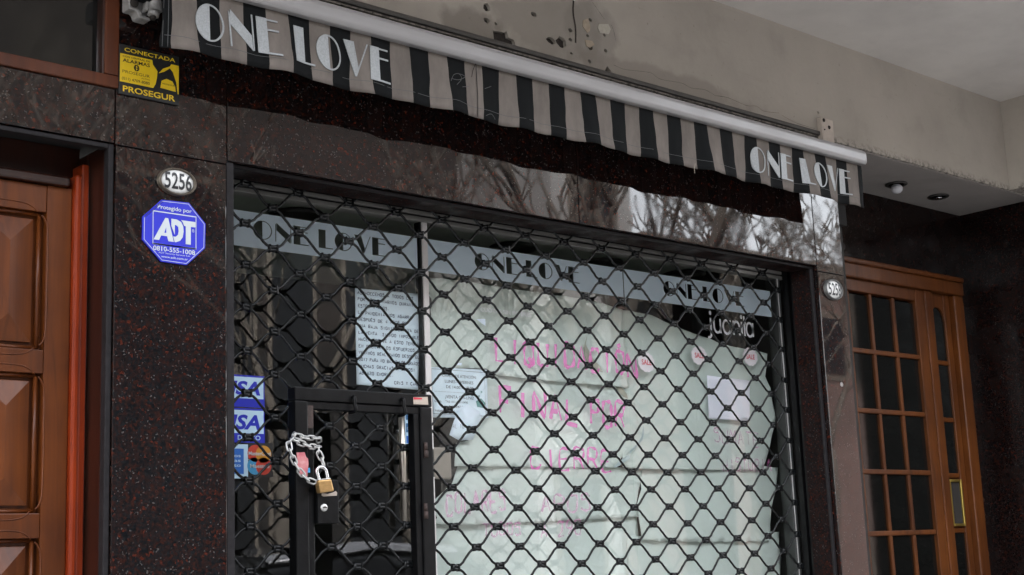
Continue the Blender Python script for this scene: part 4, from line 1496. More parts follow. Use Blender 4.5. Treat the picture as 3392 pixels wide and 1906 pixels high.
flap(WP[0], [(1578, 40), (1566, 120), (1612, 205), (1648, 270), (1702, 325), (1735, 388), (1690, 372), (1640, 330), (1596, 300), (1560, 240), (1548, 150)], YP - .0006, 'paper_shade', 'torn_flap')
flap(WP[2], [(1842, 498), (1900, 520), (1960, 590), (1975, 640), (1930, 618), (1880, 570)], YP + .012, 'paper_shade', 'torn_flap')
flap(WP[2], [(2122, 900), (2128, 960), (2108, 1045), (2040, 1110), (1990, 1170), (1990, 1140), (2070, 1060), (2105, 1000)], YP + .004, 'tape_grey', 'tape_strip')
flap(WP[2], [(1985, 1175), (1990, 1215), (1880, 1290), (1838, 1300), (1870, 1262), (1930, 1210)], YP + .004, 'tape_grey', 'tape_strip')

hw = pts(YP, 1100, 900, 3.445, [(268, 188), (1012, 255), (990, 1350), (285, 1287)])
note = paper('handwritten_note', 'white handwritten thank you note taped on the glass door', hw, YP + .001, M['paper_white'], 12, .003, .03, cat='note')
NL = ['AGRADECEMOS A TODOS LOS', 'POR ACOMPAÑARNOS DURANTE', 'ESTOS 4 AÑOS.', 'LA PANDEMIA NOS AGARRA', 'DESPUÉS DE 4 AÑOS DE', 'UNA BAJA SIGNIFICATIVA DE', 'LA VENTA, SIENDO IMPOSIBLE', 'HACER FRENTE A ESTO TENGAN', 'EN CUENTA LOS ESFUERZOS Q', 'VENIMOS REALIZANDO DESDE EL', '2017 PARA NO BAJAR LOS BRAZOS', 'MUCHAS GRACIAS A TODOS!', 'ABRAZO ENORME.']
wr = MB()
xA, zA = hw[0]
xB = hw[1][0]
zL = (hw[2][1] + hw[3][1]) / 2
zU = (hw[0][1] + hw[1][1]) / 2
ff = crumple(12, .003)
for i, s in enumerate(NL):
    z = zU - (zU - zL) * (.065 + .0685 * i)
    w = (xB - xA) * (.93 * min(1, len(s) / 25))
    for st_ in strokes(s, xA + .008, xA + .008 + w, z, .0085, .05):
        wr.ribbon(st_, .0019, YP + .0004, yf=ff)
for st_ in strokes('CRIS Y CARO', xA + .135, xB - .012, zU - (zU - zL) * .965, .0085, .05):
    wr.ribbon(st_, .0019, YP + .0004, yf=ff)
wr.build('handwriting', M['ink'], note)

hp = pts(YP, *cp5, [(58, 335), (618, 362), (632, 826), (100, 820)])
hours = paper('opening_hours_sheet', 'white printed opening hours sheet taped beside the white mullion', hp, YP - .0004 + .001, M['paper_white'], 13, .002, .04, cat='notice')
f13 = crumple(13, .002)
hx0, hx1 = hp[0][0] + .012, hp[2][0] - .010
hz1, hz0 = hp[1][1] - .010, hp[3][1] + .012
bo = MB().ribbon([(hx0, hz0), (hx1, hz0), (hx1, hz1), (hx0, hz1), (hx0, hz0)], .0012, YP, yf=f13)
for k in range(26):
    bo.ribbon([(hx0 + .01 + k * .0058, hz0 + (hz1 - hz0) * .50), (hx0 + .0132 + k * .0058, hz0 + (hz1 - hz0) * .50)], .0011, YP, yf=f13)
bo.build('print', M['ink_grey'], hours)
hh = hz1 - hz0
for s, a, b, v, h in (('HORARIO DE ATENCIÓN:', .16, .84, .84, .065), ('LUNES A VIERNES', .24, .78, .71, .065), ('DE 14:00 A 18:00', .26, .78, .585, .065), ('¡VENTA ON-LINE!', .24, .78, .36, .07), ('CONSULTAS: 011-4831-0490', .04, .66, .26, .05), ('011-5847-8327', .30, .66, .155, .05), ('Instagram: One Love', .04, .50, .05, .055)):
    text(s, 'print', M['ink_grey'], hours, hx0 + (hx1 - hx0) * a, hx0 + (hx1 - hx0) * b, hz0 + hh * v, hh * h, YP + .0004, .008, yf=f13)
sn = MB()
for u, v in ((.86, .62), (.80, .52), (.93, .55), (.88, .45)):
    c = (hx0 + (hx1 - hx0) * u, hz0 + hh * v)
    for k in range(3):
        a = k * math.pi / 3
        sn.ribbon([(c[0] - .004 * math.cos(a), c[1] - .004 * math.sin(a)), (c[0] + .004 * math.cos(a), c[1] + .004 * math.sin(a))], .0012, YP, yf=f13)
sn.prism([(hx0 + (hx1 - hx0) * a, hz0 + hh * b) for a, b in ((.82, .33), (.92, .40), (1.0, .30), (.98, .18), (.84, .20))], YP - .0002, YP + .0003, yf=f13)
sn.build('print', M['tealprint'], hours)
cardp = pts(YP, *cp5, [(350, 735), (420, 690), (545, 760), (560, 830), (520, 940), (482, 1034), (350, 1042), (256, 988), (300, 850)])
card = paper('slanted_card', 'small white card taped at a slant under the opening hours sheet', cardp, YP - .001, M['paper_white'], 14, .001, .04, cat='card')
cw = MB()
for st_ in strokes('AL 10', cardp[7][0] + .012, cardp[7][0] + .06, (cardp[7][1] + cardp[0][1]) / 2 - .02, .012):
    cw.ribbon(st_, .0011, YP - .0016)
cw.build('handwriting', M['ink_grey'], card)
wp = pts(YP, *cp8, [(700, 1285), (1115, 1335)]) + pts(YP, *cpr, [(918, 232), (596, 205)])
paper('blank_sheet', 'blank lilac white sheet taped below the sale badges', wp, YP - .002, M['paper_lilac'], 15, .005, .03)
tri_ = pts(YG, *cp7, [(515, 1180), (598, 1178), (600, 1246)])
tag(MB().prism(tri_, YG - .0014, YG - .0003).build('paper_triangle', M['paper_white']), 'tiny folded white paper triangle stuck below the small installment words', 'paper')
tape = MB().prism(pts(YG, *cp5, [(318, 300), (374, 298), (370, 322), (318, 318)]), YG - .0012, YG - .0003).build('tape_piece', M['paper_white'])
tag(tape, 'small piece of white tape above the opening hours sheet', 'tape')
bag = pts(YP, 1100, 900, 3.445, [(1078, 165), (1105, 200), (1122, 245), (1115, 275), (1138, 310), (1147, 385), (1125, 430), (1132, 520), (1120, 600), (1098, 660), (1080, 665)])
tag(sheet_mesh(bag, [], .008, crumple(21, .012), .002, YP - .002 + .0).build('black_bag_edge', M['black_gasket'], None, True), 'crumpled edge of black plastic sheet peeping out beside the white mullion', 'plastic sheet')

for k, (px, py, lab) in enumerate([((28 + 205) / 2, 1160, 'sale badge nearest the pink LIQUIDACIÓN writing'), (622, 1095, 'sale badge between the other two badges'), (1112, 1107, 'sale badge nearest the grey window post')]):
    c = at(2100 + px / 2.894, 800 + py / 2.894, YG)
    t = thing('sale_badge', 'white scalloped ' + lab, 'badge', c, 'scalloped sale badges on the glass')
    sc_ = []
    for q in range(72):
        an = 2 * math.pi * q / 72
        r = .036 + .0036 * abs(math.sin(an * 6)) - .001
        sc_.append((c.x + r * 1.13 * math.cos(an), c.z + r * .92 * math.sin(an)))
    MB().prism(sc_, YG - .0016, YG - .0004).build('badge_paper', M['sale_white'], t)
    text('SALE', 'lettering', M['sale_red'], t, c.x - .0245, c.x + .0255, c.z - .0088, .018, YG - .0019, .02)

# card stickers
cs = (760, 1200, 3.617)


def card_sticker(y0, y1, label, extra=None):
    x1 = at(760 + 415 / 3.617, 1250, YG).x
    za, zb_ = at(760 + 300 / 3.617, 1200 + y0 / 3.617, YG).z, at(760 + 300 / 3.617, 1200 + y1 / 3.617, YG).z
    x0 = x1 - .155
    t = thing('card_sticker', label, 'sticker', (x0, YG, zb_), 'payment card stickers on the glass door')
    MB().box(x0, x1, YG - .0012, YG - .0003, zb_, za).build('backing', M['visa_blue'], t)
    h = za - zb_
    MB().box(x0 + .004, x1 - .0035, YG - .0017, YG - .0013, zb_ + .27 * h, za - .055 * h).build('field', M['visa_pale'], t)
    text('VISA', 'lettering', M['visa_blue'], t, x0 + .012, x1 - .014, zb_ + .40 * h, .40 * h, YG - .0021, .035, .22)
    if extra:
        text(extra, 'lettering', M['visa_pale'], t, x1 - .085, x1 - .014, zb_ + .08 * h, .13 * h, YG - .0021, .015)


card_sticker(165, 545, 'upper blue and pale card sticker beside the granite edge')
card_sticker(560, 968, 'blue and pale card sticker with a small word along its bottom edge', 'DÉBITO')
x1 = at(760 + 220 / 3.617, 1200 + 1200 / 3.617, YG).x
za, zb_ = at(800, 1200 + 985 / 3.617, YG).z, at(800, 1200 + 1395 / 3.617, YG).z
t = thing('card_sticker', 'pale sticker with a sky blue square under the two blue card stickers', 'sticker', (x1 - .14, YG, zb_), 'payment card stickers on the glass door')
MB().box(x1 - .155, x1, YG - .0012, YG - .0003, zb_, za).build('backing', M['visa_pale'], t)
MB().box(x1 - .142, x1 - .0135, YG - .0017, YG - .0013, zb_ + .012, za - .012).build('field', M['sky_blue'], t)
for s, a, v in (('Aceptamos', .105, .62), ('tarjetas', .082, .48), ('de crédito', .102, .34)):
    text(s, 'lettering', M['visa_pale'], t, x1 - .023 - a, x1 - .023, zb_ + v * (za - zb_), .0085, YG - .0021, .01)
cc = [at(760 + a / 3.617, 1200 + b / 3.617, YG) for a, b in ((308, 1095), (405, 1105), (305, 1245), (405, 1248))]
t = thing('card_sticker', 'black sticker with red and amber discs over blue and red discs', 'sticker', (cc[0].x, YG, cc[2].z), 'payment card stickers on the glass door')
MB().box(cc[0].x - .032, cc[1].x + .030, YG - .0010, YG - .0003, cc[2].z - .030, cc[0].z + .030).build('backing', M['sign_black'], t)
for c, m, w in ((cc[0], 'mc_red', 0), (cc[1], 'mc_yellow', 1), (cc[2], 'mc_blue', 0), (cc[3], 'mc_red', 1)):
    MB().prism(ellipse(c.x, c.z, .0245, .0235), YG - .0014 - .0003 * w, YG - .0011 - .0003 * w).build('disc', M[m], t)
text('MasterCard', 'lettering', M['sign_white'], t, cc[0].x - .022, cc[1].x + .022, cc[0].z - .005, .010, YG - .0022, .02)
text('Maestro', 'lettering', M['sign_white'], t, cc[2].x - .016, cc[3].x + .018, cc[2].z - .005, .010, YG - .0022, .02)
MB().box(cc[0].x - .03, cc[1].x + .028, YG - .0014, YG - .0011, (cc[0].z + cc[2].z) / 2 - .0006, (cc[0].z + cc[2].z) / 2 + .0006).build('line', M['visa_pale'], t)
# small stickers by the door pull
xa_, xb_ = at(1341, 1420, YG).x, at(1374, 1420, YG).x + .02
zz = [at(1355, y, YG).z for y in (1371, 1392, 1400, 1433, 1438, 1476)]
t = thing('card_sticker', 'narrow stack of teal bank stickers beside the chrome door pull', 'sticker', (xa_, YG, zz[-1]), 'payment card stickers on the glass door')
MB().box(xa_, xb_, YG - .0010, YG - .0003, zz[5], zz[0]).build('backing', M['visa_pale'], t)
for a, b in ((0, 1), (2, 3)):
    MB().box(xa_ + .004, xb_ - .001, YG - .0015, YG - .0011, zz[b], zz[a] - .003).build('field', M['teal_card'], t)
MB().box(xa_ + .004, xa_ + .012, YG - .0015, YG - .0011, zz[5] + .006, zz[4] - .006).build('field', M['sky_blue'], t)
MB().ribbon([(xa_ + .012, zz[2] - .012), (xa_ + .017, zz[2] - .018), (xa_ + .012, zz[2] - .024), (xa_ + .007, zz[2] - .018), (xa_ + .012, zz[2] - .012)], .0018, YG - .0018).build('emblem', M['sign_white'], t)
text('Ca', 'lettering', M['sign_white'], t, xa_ + .021, xa_ + .033, zz[3] + .008, .010, YG - .0018)
text('En', 'lettering', M['teal_card'], t, xa_ + .017, xa_ + .031, zz[5] + .008, .010, YG - .0018)

# chrome pull and lock plate of the glass door
pa, pb = at(1329, 1340, YG - .028), at(1330, 1746, YG - .028)
pull = MB().tube([(pa.x, YG - .028, pa.z + .03), (pa.x, YG - .028, pb.z)], .0095, 16).build('door_pull', M['pull_metal'], sw, True)
for k in (.3, .78):
    MB().tube([(pa.x, YG - .02, pb.z + (pa.z - pb.z) * k), (pa.x, YG - .0005, pb.z + (pa.z - pb.z) * k)], .006, 10).build('standoff', M['steel'], pull, True)
lp = [at(1353, 1480, YG), at(1490, 1589, YG)]
MB().box(lp[0].x, lp[1].x, YG - .012, YG - .0005, lp[1].z, lp[0].z).build('lock_plate', M['beige_plate'], sw, bevel=.006)

# ------------------------------------------------------------------ folding grille
YM = .12
CX = [-0.004224012331884845, 0.08205043931634678, 6.315463316382622e-05, 6.586302217857776e-06, 3.895422693203643e-06, 2.8770149276914625e-05]
CZ = [2.182130250467022, -0.00133617835091552, -0.05496754958180615, 7.622566929619103e-05, 2.224478277207658e-05, 3.471910164633881e-06]


def nd(i, j):
    b = (1, i, j, i * i, i * j, j * j)
    r = random.Random(i * 131 + j * 17 + 5)          # hand linked, so no two cells are quite alike
    return (sum(u * v for u, v in zip(CX, b)) + r.uniform(-.0018, .0018), sum(u * v for u, v in zip(CZ, b)) + r.uniform(-.0016, .0016))


RR, DZ, FH = .0035, .0043, .0132
grille = thing('folding_grille', 'black wavy rod security grille pulled down across the shop window', 'grille', (.4, YM, 1.0))
I0, I1, J0, J1 = -10, 19, -3, 21
wk = dict(ol=at(979, 1500, .09).x, orr=at(1434, 1500, .09).x, top=at(980, 1281, .09).z)


def rod_points(a, b, up):   # from node a to node b; up: a is a peak
    (xa, za), (xb, zb) = a, b
    sa, sb = (-DZ, DZ) if up else (DZ, -DZ)
    p0, p1 = (xa + FH, za + sa), (xb - FH, zb + sb)
    out = [(xa, za + sa), (xa + FH * .8, za + sa)]
    for t, o in ((.09, .0012), (.24, .0022), (.40, .0006), (.50, 0), (.60, -.0006), (.76, -.0022), (.91, -.0012)):
        x, z = p0[0] + (p1[0] - p0[0]) * t, p0[1] + (p1[1] - p0[1]) * t
        L = math.hypot(p1[0] - p0[0], p1[1] - p0[1])
        nx, nz = -(p1[1] - p0[1]) / L, (p1[0] - p0[0]) / L
        o2 = o * (1.0 if up else -1.0) + random.uniform(-.0004, .0004)
        out.append((x + nx * o2, z + nz * o2))
    out.append((xb - FH * .8, zb + sb))
    return out


def in_wicket(x, z):
    return wk['ol'] + .006 < x < wk['orr'] - .006 and z < wk['top'] - .004


rods = 0
for j in range(J0, J1):
    i = I0 if (I0 + j) % 2 == 0 else I0 + 1
    runs, cur = [], []
    up = True
    ii = i if True else 0
    # start at node (i, j) or (i, j+1)
    k = I0
    while k < I1:
        up = (k + j) % 2 == 0
        a = nd(k, j) if up else nd(k, j + 1)
        b = nd(k + 1, j + 1) if up else nd(k + 1, j)
        for x, z in rod_points(a, b, up):
            if in_wicket(x, z):
                if len(cur) > 1:
                    runs.append(cur)
                cur = []
            else:
                cur.append((x, YM + .0006 * math.sin(x * 40 + j), z))
        k += 1
    if len(cur) > 1:
        runs.append(cur)
    mb = MB()
    for r_ in runs:
        mb.tube(r_, RR, 6)
    mb.build('rod', M['rod'], grille, True)
cm = MB()
for s in (-1, 1):
    cm.tube([(-.0135, 0, s * DZ), (-.0125, 0, s * DZ), (.0125, 0, s * DZ), (.0135, 0, s * DZ)], [.0046, .0054, .0054, .0046], 8)
for s in (-1, 1):
    cm.box(s * .0108 - .0022, s * .0108 + .0022, -.0062, .0062, -.0106, .0106)
clip_me = cm.mesh('clip', M['rod'], False)
for p in clip_me.polygons:
    p.use_smooth = len(p.vertices) == 4 and p.index < 60
for j in range(J0 + 1, J1):
    for i in range(I0 + 1, I1 + 1):
        if (i + j) % 2 == 0:
            x, z = nd(i, j)
            if not in_wicket(x - .01, z) and not in_wicket(x + .01, z) and z > 1.02:
                o = share('clip', clip_me, grille, (x, YM, z))
                o.rotation_euler = (random.uniform(-.1, .1), random.uniform(-.05, .05), random.uniform(-.08, .08))
for x0, x1 in ((PR0 - .010, PR0 + .04), (PX1 - .02, PX1 + .020)):
    MB().box(x0, x1, .1115 if x0 < 0 else .1035, .1075 + .009, 0, 2.4).box(x0, x1, .128, .15, 0, 2.4).build('guide_rail', M['frame_black'], grille)

# wicket door in the grille
c3w = (740, 1150, 2.894)
YW = .09
wick = thing('wicket_door', 'small black steel door with lock box set in the folding grille', 'gate', (at(979, 1500, YW).x, YW, 0))
L0, L1, L2 = (at(x, 1500, YW).x for x in (979, 1023, 1044))
R2, R1, R0_ = (at(x, 1500, YW).x for x in (1378, 1396, 1435))
T0 = at(980, 1281, YW).z
T1 = at(1000, 1326, YW).z
T2 = at(1030, 1354, YW).z
ZL = .5
MB().box(L0, L1 - .001, YW, YW + .035, ZL, T1 - .001).build('outer_post', M['frame_black'], wick, bevel=.003)
MB().box(R1 + .001, R0_, YW, YW + .035, ZL, T1 - .001).build('outer_post', M['frame_black'], wick, bevel=.003)
MB().box(L0, R0_, YW - .001, YW + .035, T1, T0).build('outer_head', M['frame_black'], wick, bevel=.003)
MB().box(L1 + .0005, L2, YW + .006, YW + .034, ZL, T2 - .0005).build('inner_post', M['frame_black'], wick, bevel=.002)
MB().box(R2, R1 - .0005, YW + .006, YW + .034, ZL, T2 - .0005).build('inner_post', M['frame_black'], wick, bevel=.002)
MB().box(L1 + .0005, R1 - .0005, YW + .005, YW + .034, T2, T1 - .001).build('inner_head', M['frame_black'], wick, bevel=.002)
MB().box(L1 + .0015, L2 - .001, YW + .0045, YW + .0058, T2 - .05, T1 - .012).build('worn_patch', M['rust'], wick)
# lattice inside the wicket
o0 = at(740 + 1265 / 2.894, 1406 + 210 / 2.894, YM)
ax_ = at(740 + 1740 / 2.894, 1406 + 220 / 2.894, YM).x - o0.x
az_ = (o0.z - at(740 + 1270 / 2.894, 1406 + 590 / 2.894, YM).z)


def nw(i, j):
    return (o0.x + i * ax_ / 2, o0.z - j * az_ / 2)


for j in range(-4, 14):
    runs, cur = [], []
    for k in range(-6, 6):
        up = (k + j) % 2 == 0
        a = nw(k, j) if up else nw(k, j + 1)
        b = nw(k + 1, j + 1) if up else nw(k + 1, j)
        for x, z in rod_points(a, b, up):
            if L2 - .012 < x < R2 + .012 and z < T2 + .012:
                cur.append((x, YM, z))
            else:
                if len(cur) > 1:
                    runs.append(cur)
                cur = []
    if len(cur) > 1:
        runs.append(cur)
    if runs:
        mb = MB()
        for r_ in runs:
            mb.tube(r_, RR, 6)
        mb.build('rod', M['rod'], wick, True)
lbx0, lbz1 = xz(1053, 1589, YW - .008)
lbx1, lbz0 = xz(1125, 1734, YW - .008)
for j in range(-3, 14):
    for i in range(-5, 6):
        if (i + j) % 2 == 0:
            x, z = nw(i, j)
            if L2 + .012 < x < R2 - .008 and 1.02 < z < T2 - .008 and not (x < lbx1 and lbz0 < z < lbz1):
                share('clip', clip_me, wick, (x, YM, z))
lock = MB().box(lbx0, lbx1, YW - .006, YW + .034, lbz0, lbz1).build('lock_box', M['frame_black'], wick, bevel=.002)
lc = at(1073.5, 1682, YW - .007)
MB().lathe([(.0098, 0), (.0095, -.003), (.008, -.0045), (.002, -.0045)], (lc.x, YW - .0062, lc.z), 'y', 20).build('lock_cylinder', M['galv'], lock, True)
MB().box(lc.x - .006, lc.x + .006, YW - .0119, YW - .0108, lc.z - .0012, lc.z + .0012).box(lc.x - .002, lc.x + .002, YW - .0122, YW - .0109, lc.z - .0005, lc.z + .003).build('keyhole', M['hole'], lock)
for u in (1250, 1722):
    a, b = at(740 + u / 2.894, 1150 + (485 if u < 1500 else 505) / 2.894, YW - .006), at(740 + (u + 14) / 2.894, 1150 + (612 if u < 1500 else 640) / 2.894, YW - .006)
    MB().tube(smooth_path([(a.x, YW + .004, a.z), (a.x, YW - .008, a.z + .001), (a.x + .001, YW - .009, (a.z + b.z) / 2), (b.x, YW - .008, b.z), (b.x, YW + .02, b.z - .003)]), .0048, 8).build('hook', M['frame_black'], wick, True)
for v in (915, 1500):
    a, b = at(740 + 1942 / 2.894, 1150 + v / 2.894, YW - .004), at(740 + 1942 / 2.894, 1150 + (v + 145) / 2.894, YW - .004)
    MB().tube([(a.x, YW - .002, a.z), (a.x, YW - .002, (a.z + b.z) / 2 + .0008)], .0055, 10).tube([(a.x + .001, YW - .002, (a.z + b.z) / 2 - .0008), (a.x + .001, YW - .002, b.z)], .0062, 10).build('hinge', M['rust'], wick, True)
q = pts(YW - .002, *c3w, [(1820, 482), (1958, 478), (1964, 553), (1823, 548)])
st1 = tag(MB().prism(q, YW - .0022, YW - .0012).build('price_label', M['label_cream']), 'small cream label with a red top edge on the wicket door head', 'label')
MB().prism([(q[0][0] + .0005, q[0][1]), (q[0][0] + (q[1][0] - q[0][0]) * .6, q[0][1] - .0005), (q[0][0] + (q[1][0] - q[0][0]) * .6, q[0][1] - .0045), (q[0][0] + .0005, q[0][1] - .0065)], YW - .0027, YW - .0023).build('red_edge', M['sale_red'], st1)
q = pts(YW - .002, *c3w, [(703, 1012), (780, 1008), (795, 1055), (812, 1070), (818, 1120), (805, 1240), (735, 1225), (715, 1140)])
st2 = tag(MB().prism(q, YW - .0016, YW - .0003).build('torn_label', M['label_pink']), 'torn pink and red label on the wicket post inside the chain loop', 'label')
MB().prism(pts(YW - .002, *c3w, [(812, 1160), (830, 1158), (832, 1204), (806, 1206)]), YW - .0016, YW - .0004).build('blue_scrap', M['mc_blue'], st2)
q = pts(YW - .008, 740, 1406, 2.894, [(945, 655), (1000, 668), (1050, 655), (1078, 640), (1092, 655), (1088, 684), (960, 692), (943, 680)])
tag(MB().prism(q, YW - .0076, YW - .0064).build('torn_sticker', M['label_cream']), 'torn cream sticker scrap on the lock box under the padlock', 'label')

# chain and padlock
YC = YW - .012
chain = thing('chain', 'galvanised steel chain looped through the wicket post and grille', 'chain', at(740 + 760 / 2.894, 1150 + 860 / 2.894, YC))


def link_mesh():
    L, Wd, r = .0125, .0064, .0023
    path = []
    for k in range(20):
        an = 2 * math.pi * k / 20
        x = (L - Wd) * (1 if math.cos(an) > 0 else -1) * (1 if abs(math.cos(an)) > 1e-6 else 0) + Wd * math.cos(an)
        path.append((x, 0, Wd * math.sin(an)))
    return MB().tube(path, r, 7, True).mesh('link', M['galv'], True)


LM = link_mesh()


def run_chain(lst, close=False):
    p = [at(740 + a / 2.894, 1150 + b / 2.894, YC + c) for a, b, c in lst]
    p = [Vector(q) for q in smooth_path([tuple(v) for v in p], 8)]
    step, acc, k = .0188, 0, 0
    pos = [p[0]]
    for i in range(1, len(p)):
        while (p[i] - pos[-1]).length >= step:
            d = (p[i] - p[i - 1])
            pos.append(pos[-1] + (p[i] - pos[-1]).normalized() * step)
    for i in range(len(pos) - 1):
        d = (pos[i + 1] - pos[i]).normalized()
        side_ = Vector((0, 1, 0)) - d * d.y
        side_.normalize()
        up = d.cross(side_)
        roll = math.radians(28 if i % 2 else -62) + random.uniform(-.25, .25)
        u2 = side_ * math.cos(roll) + up * math.sin(roll)
        w2 = d.cross(u2)
        o = share('link', LM)
        m3 = Matrix((d, u2, w2)).transposed().to_4x4()
        m3.translation = (pos[i] + pos[i + 1]) / 2
        o.parent = chain
        o.matrix_parent_inverse = Matrix.Translation(-Vector(chain.location))
        o.matrix_basis = m3


run_chain([(668, 838, .02), (690, 852, 0), (760, 862, -.002), (850, 874, 0), (915, 872, .004), (912, 925, .022)])
run_chain([(655, 885, .012), (690, 905, .0), (760, 925, -.002), (850, 958, 0), (935, 950, .012)])
run_chain([(668, 880, .008), (615, 935, .004), (640, 1000, 0), (672, 1080, -.002), (712, 1160, -.002), (750, 1215, -.003), (810, 1270, -.004), (870, 1300, -.006), (925, 1268, -.006)])
run_chain([(915, 960, .01), (912, 1010, .0), (940, 1070, -.002), (962, 1130, -.004), (968, 1185, -.008)])
pl_ = thing('padlock', 'brass padlock with a steel shackle closing the chain', 'padlock', at(740 + 970 / 2.894, 1150 + 1330 / 2.894, YC - .01))
YPd = YC - .010
bd = pts(YPd, *c3w, [(892, 1282), (1020, 1268), (1046, 1384), (912, 1404)])
MB().prism(bd, YPd - .008, YPd + .010).build('body', M['brass'], pl_, bevel=.003)
cap = pts(YPd, *c3w, [(893, 1280), (1019, 1266), (1016, 1256), (900, 1270)])
MB().prism(cap, YPd - .006, YPd + .008).build('collar', M['galv'], pl_, bevel=.0015)
sp_ = [at(740 + a / 2.894, 1150 + b / 2.894, YPd) for a, b in ((918, 1275), (902, 1225), (896, 1185), (908, 1160), (932, 1150), (960, 1158), (980, 1180), (990, 1220), (1000, 1262))]
MB().tube(smooth_path([tuple(v) for v in sp_], 4), .0047, 10).build('shackle', M['steel'], pl_, True)

# ------------------------------------------------------------------ glazed wooden door in the recess
YF = .30
fd = thing('glazed_door', 'glazed orange brown wooden door with small panes and a side leaf', 'door', (2.6, YF, 0))
cr_ = lambda a, b: (2692 + a / 1.597, 1000 + b / 1.597)
fx_ = lambda a, b=400, y=YF: at(*cr_(a, b), y).x
fz_ = lambda a, b, y=YF: at(*cr_(a, b), y).z
mx_ = [fx_(229), fx_(349), fx_(471)]
hx_ = fx_(583)               # inner edge of the lock stile
sx_ = fx_(606)
zm_ = [fz_(330, b) for b in (265, 587, 907, 1227)]
dzp = (zm_[0] - zm_[3]) / 3
ztop = at(2900, 975, YF).z
zhead = at(2900, 900, YF).z
pane_x = [fx_(229) - .03] + mx_ + [hx_]
zl = [ztop + .0] + [zm_[0] - k * dzp for k in range(-0, 6)]
MB().box(2.005, pane_x[0], YF, YF + .04, .02, ztop + .05).build('stile', M['french_wood'], fd, bevel=.003)
MB().box(hx_, sx_ + .035, YF, YF + .04, .02, ztop + .05).build('stile', M['french_wood'], fd, bevel=.003)
MB().box(pane_x[0] + .001, hx_ - .001, YF + .0005, YF + .04, ztop, ztop + .0495).build('rail', M['french_wood'], fd, bevel=.003)
for k in range(1, 4):
    MB().box(pane_x[k] - .010, pane_x[k] + .010, YF + .006, YF + .036, .3, ztop - .001).build('muntin', M['french_wood'], fd, bevel=.004)
zc_ = [zm_[0] - k * dzp for k in range(6)]
for z in zc_:
    MB().box(pane_x[0] + .001, hx_ - .001, YF + .004, YF + .035, z - .010, z + .010).build('muntin', M['french_wood'], fd, bevel=.004)
zz_ = [ztop] + zc_
for c in range(4):
    for r in range(6):
        MB().box(pane_x[c] + (.0005 if c == 0 else .0105), pane_x[c + 1] - (.0105 if c < 3 else .0005), YF + .017, YF + .022, zz_[r + 1] + .0105, zz_[r] - .0105).build('pane', M['glass_dark'], fd)
MB().box(pane_x[0], hx_, YF + .001, YF + .04, .02, zc_[5] - .0105).build('bottom_panel', M['french_wood'], fd, bevel=.003)
# head of the frame and posts
XE = max(fx_(822), fx_(775) + .04) + .004
MB().box(2.005, XE, YF - .02, YF + .043, ztop + .0505, zhead + .012).build('head', M['french_wood'], fd, bevel=.006)
MB().box(2.005, XE, YF - .028, YF + .02, zhead + .0125, zhead + .035).build('head_moulding', M['french_wood'], fd, bevel=.008)
x_m0, x_m1 = fx_(636, 400, YF - .008), fx_(674, 400, YF - .008)
MB().box(x_m0, x_m1, YF - .008, YF + .04, .0, ztop + .05).build('post', M['french_wood'], fd, bevel=.005)
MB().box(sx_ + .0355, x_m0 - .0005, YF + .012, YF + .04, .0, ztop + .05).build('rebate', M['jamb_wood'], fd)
x_s0, x_s1 = fx_(738), fx_(766)
MB().box(x_s0, x_s1, YF + .006, YF + .04, .0, ztop + .05).build('stile', M['french_wood'], fd, bevel=.003)
x_r0, x_r1 = fx_(775), fx_(822)
MB().box(x_s1 + .0005, x_r0 - .0005, YF + .016, YF + .042, .0, ztop + .05).build('rebate', M['jamb_wood'], fd)
MB().box(x_r0, max(x_r1, x_r0 + .04), YF - .016, YF + .042, .0, ztop + .05).build('post', M['french_wood'], fd, bevel=.006)
zsl = [fz_(700, b) for b in (322, 622, 917, 1212)]
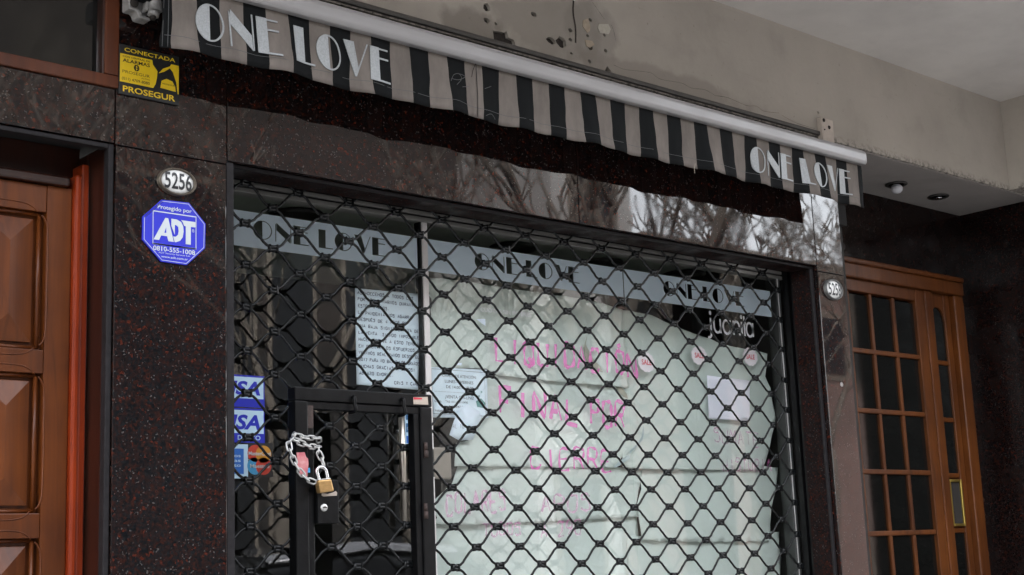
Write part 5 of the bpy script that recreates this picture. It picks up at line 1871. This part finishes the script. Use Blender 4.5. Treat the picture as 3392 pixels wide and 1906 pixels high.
for z in zsl:
    MB().box(x_m1 + .0005, x_s0 - .0005, YF + .008, YF + .038, z - .010, z + .010).build('muntin', M['french_wood'], fd, bevel=.004)
arch = [(x_m1 + .0005, ztop + .0495), (x_s0 - .0005, ztop + .0495), (x_s0 - .0005, ztop - .07)]
hw_ = (x_s0 - x_m1) / 2 - .001
for k in range(0, 11):
    an = math.pi * k / 10
    arch.append(((x_m1 + x_s0) / 2 + hw_ * .95 * math.cos(an), ztop - .07 + .06 * math.sin(an)))
arch.append((x_m1 + .0005, ztop - .07))
MB().prism(arch, YF + .008, YF + .038).build('arched_rail', M['french_wood'], fd, bevel=.003)
ze = [ztop + .03] + zsl
for r in range(3):
    MB().box(x_m1 + .0005, x_s0 - .0005, YF + .016, YF + .021, ze[r + 1] + .0105, ze[r] - .0105).build('pane', M['glass_dark'], fd)
MB().box(x_m1 + .0005, x_s0 - .0005, YF + .016, YF + .021, .4, zsl[3] - .0105).build('pane', M['glass_dark'], fd)
MB().box(x_m1 + .0005, x_s0 - .0005, YF + .018, YF + .025, zsl[3] + .0105, zsl[2] - .0105).build('panel', M['french_wood'], fd)
slot = [(x_m1 + .006, zsl[3] + .018), (x_s0 - .006, zsl[3] + .018), (x_s0 - .006, zsl[2] - .018), (x_m1 + .006, zsl[2] - .018)]
mf = MB()
mf.box(slot[0][0], slot[0][0] + .011, YF - .002, YF + .0175, slot[0][1], slot[2][1])
mf.box(slot[1][0] - .011, slot[1][0], YF - .002, YF + .0175, slot[0][1], slot[2][1])
mf.box(slot[0][0] + .0115, slot[1][0] - .0115, YF - .002, YF + .0175, slot[0][1], slot[0][1] + .011)
mf.box(slot[0][0] + .0115, slot[1][0] - .0115, YF - .002, YF + .0175, slot[2][1] - .011, slot[2][1])
ms = mf.build('mail_slot', M['gold'], fd, bevel=.002)
MB().box(slot[0][0] + .0115, slot[1][0] - .0115, YF + .006, YF + .0175, slot[0][1] + .0115, slot[2][1] - .0115).build('flap', M['hole'], ms)
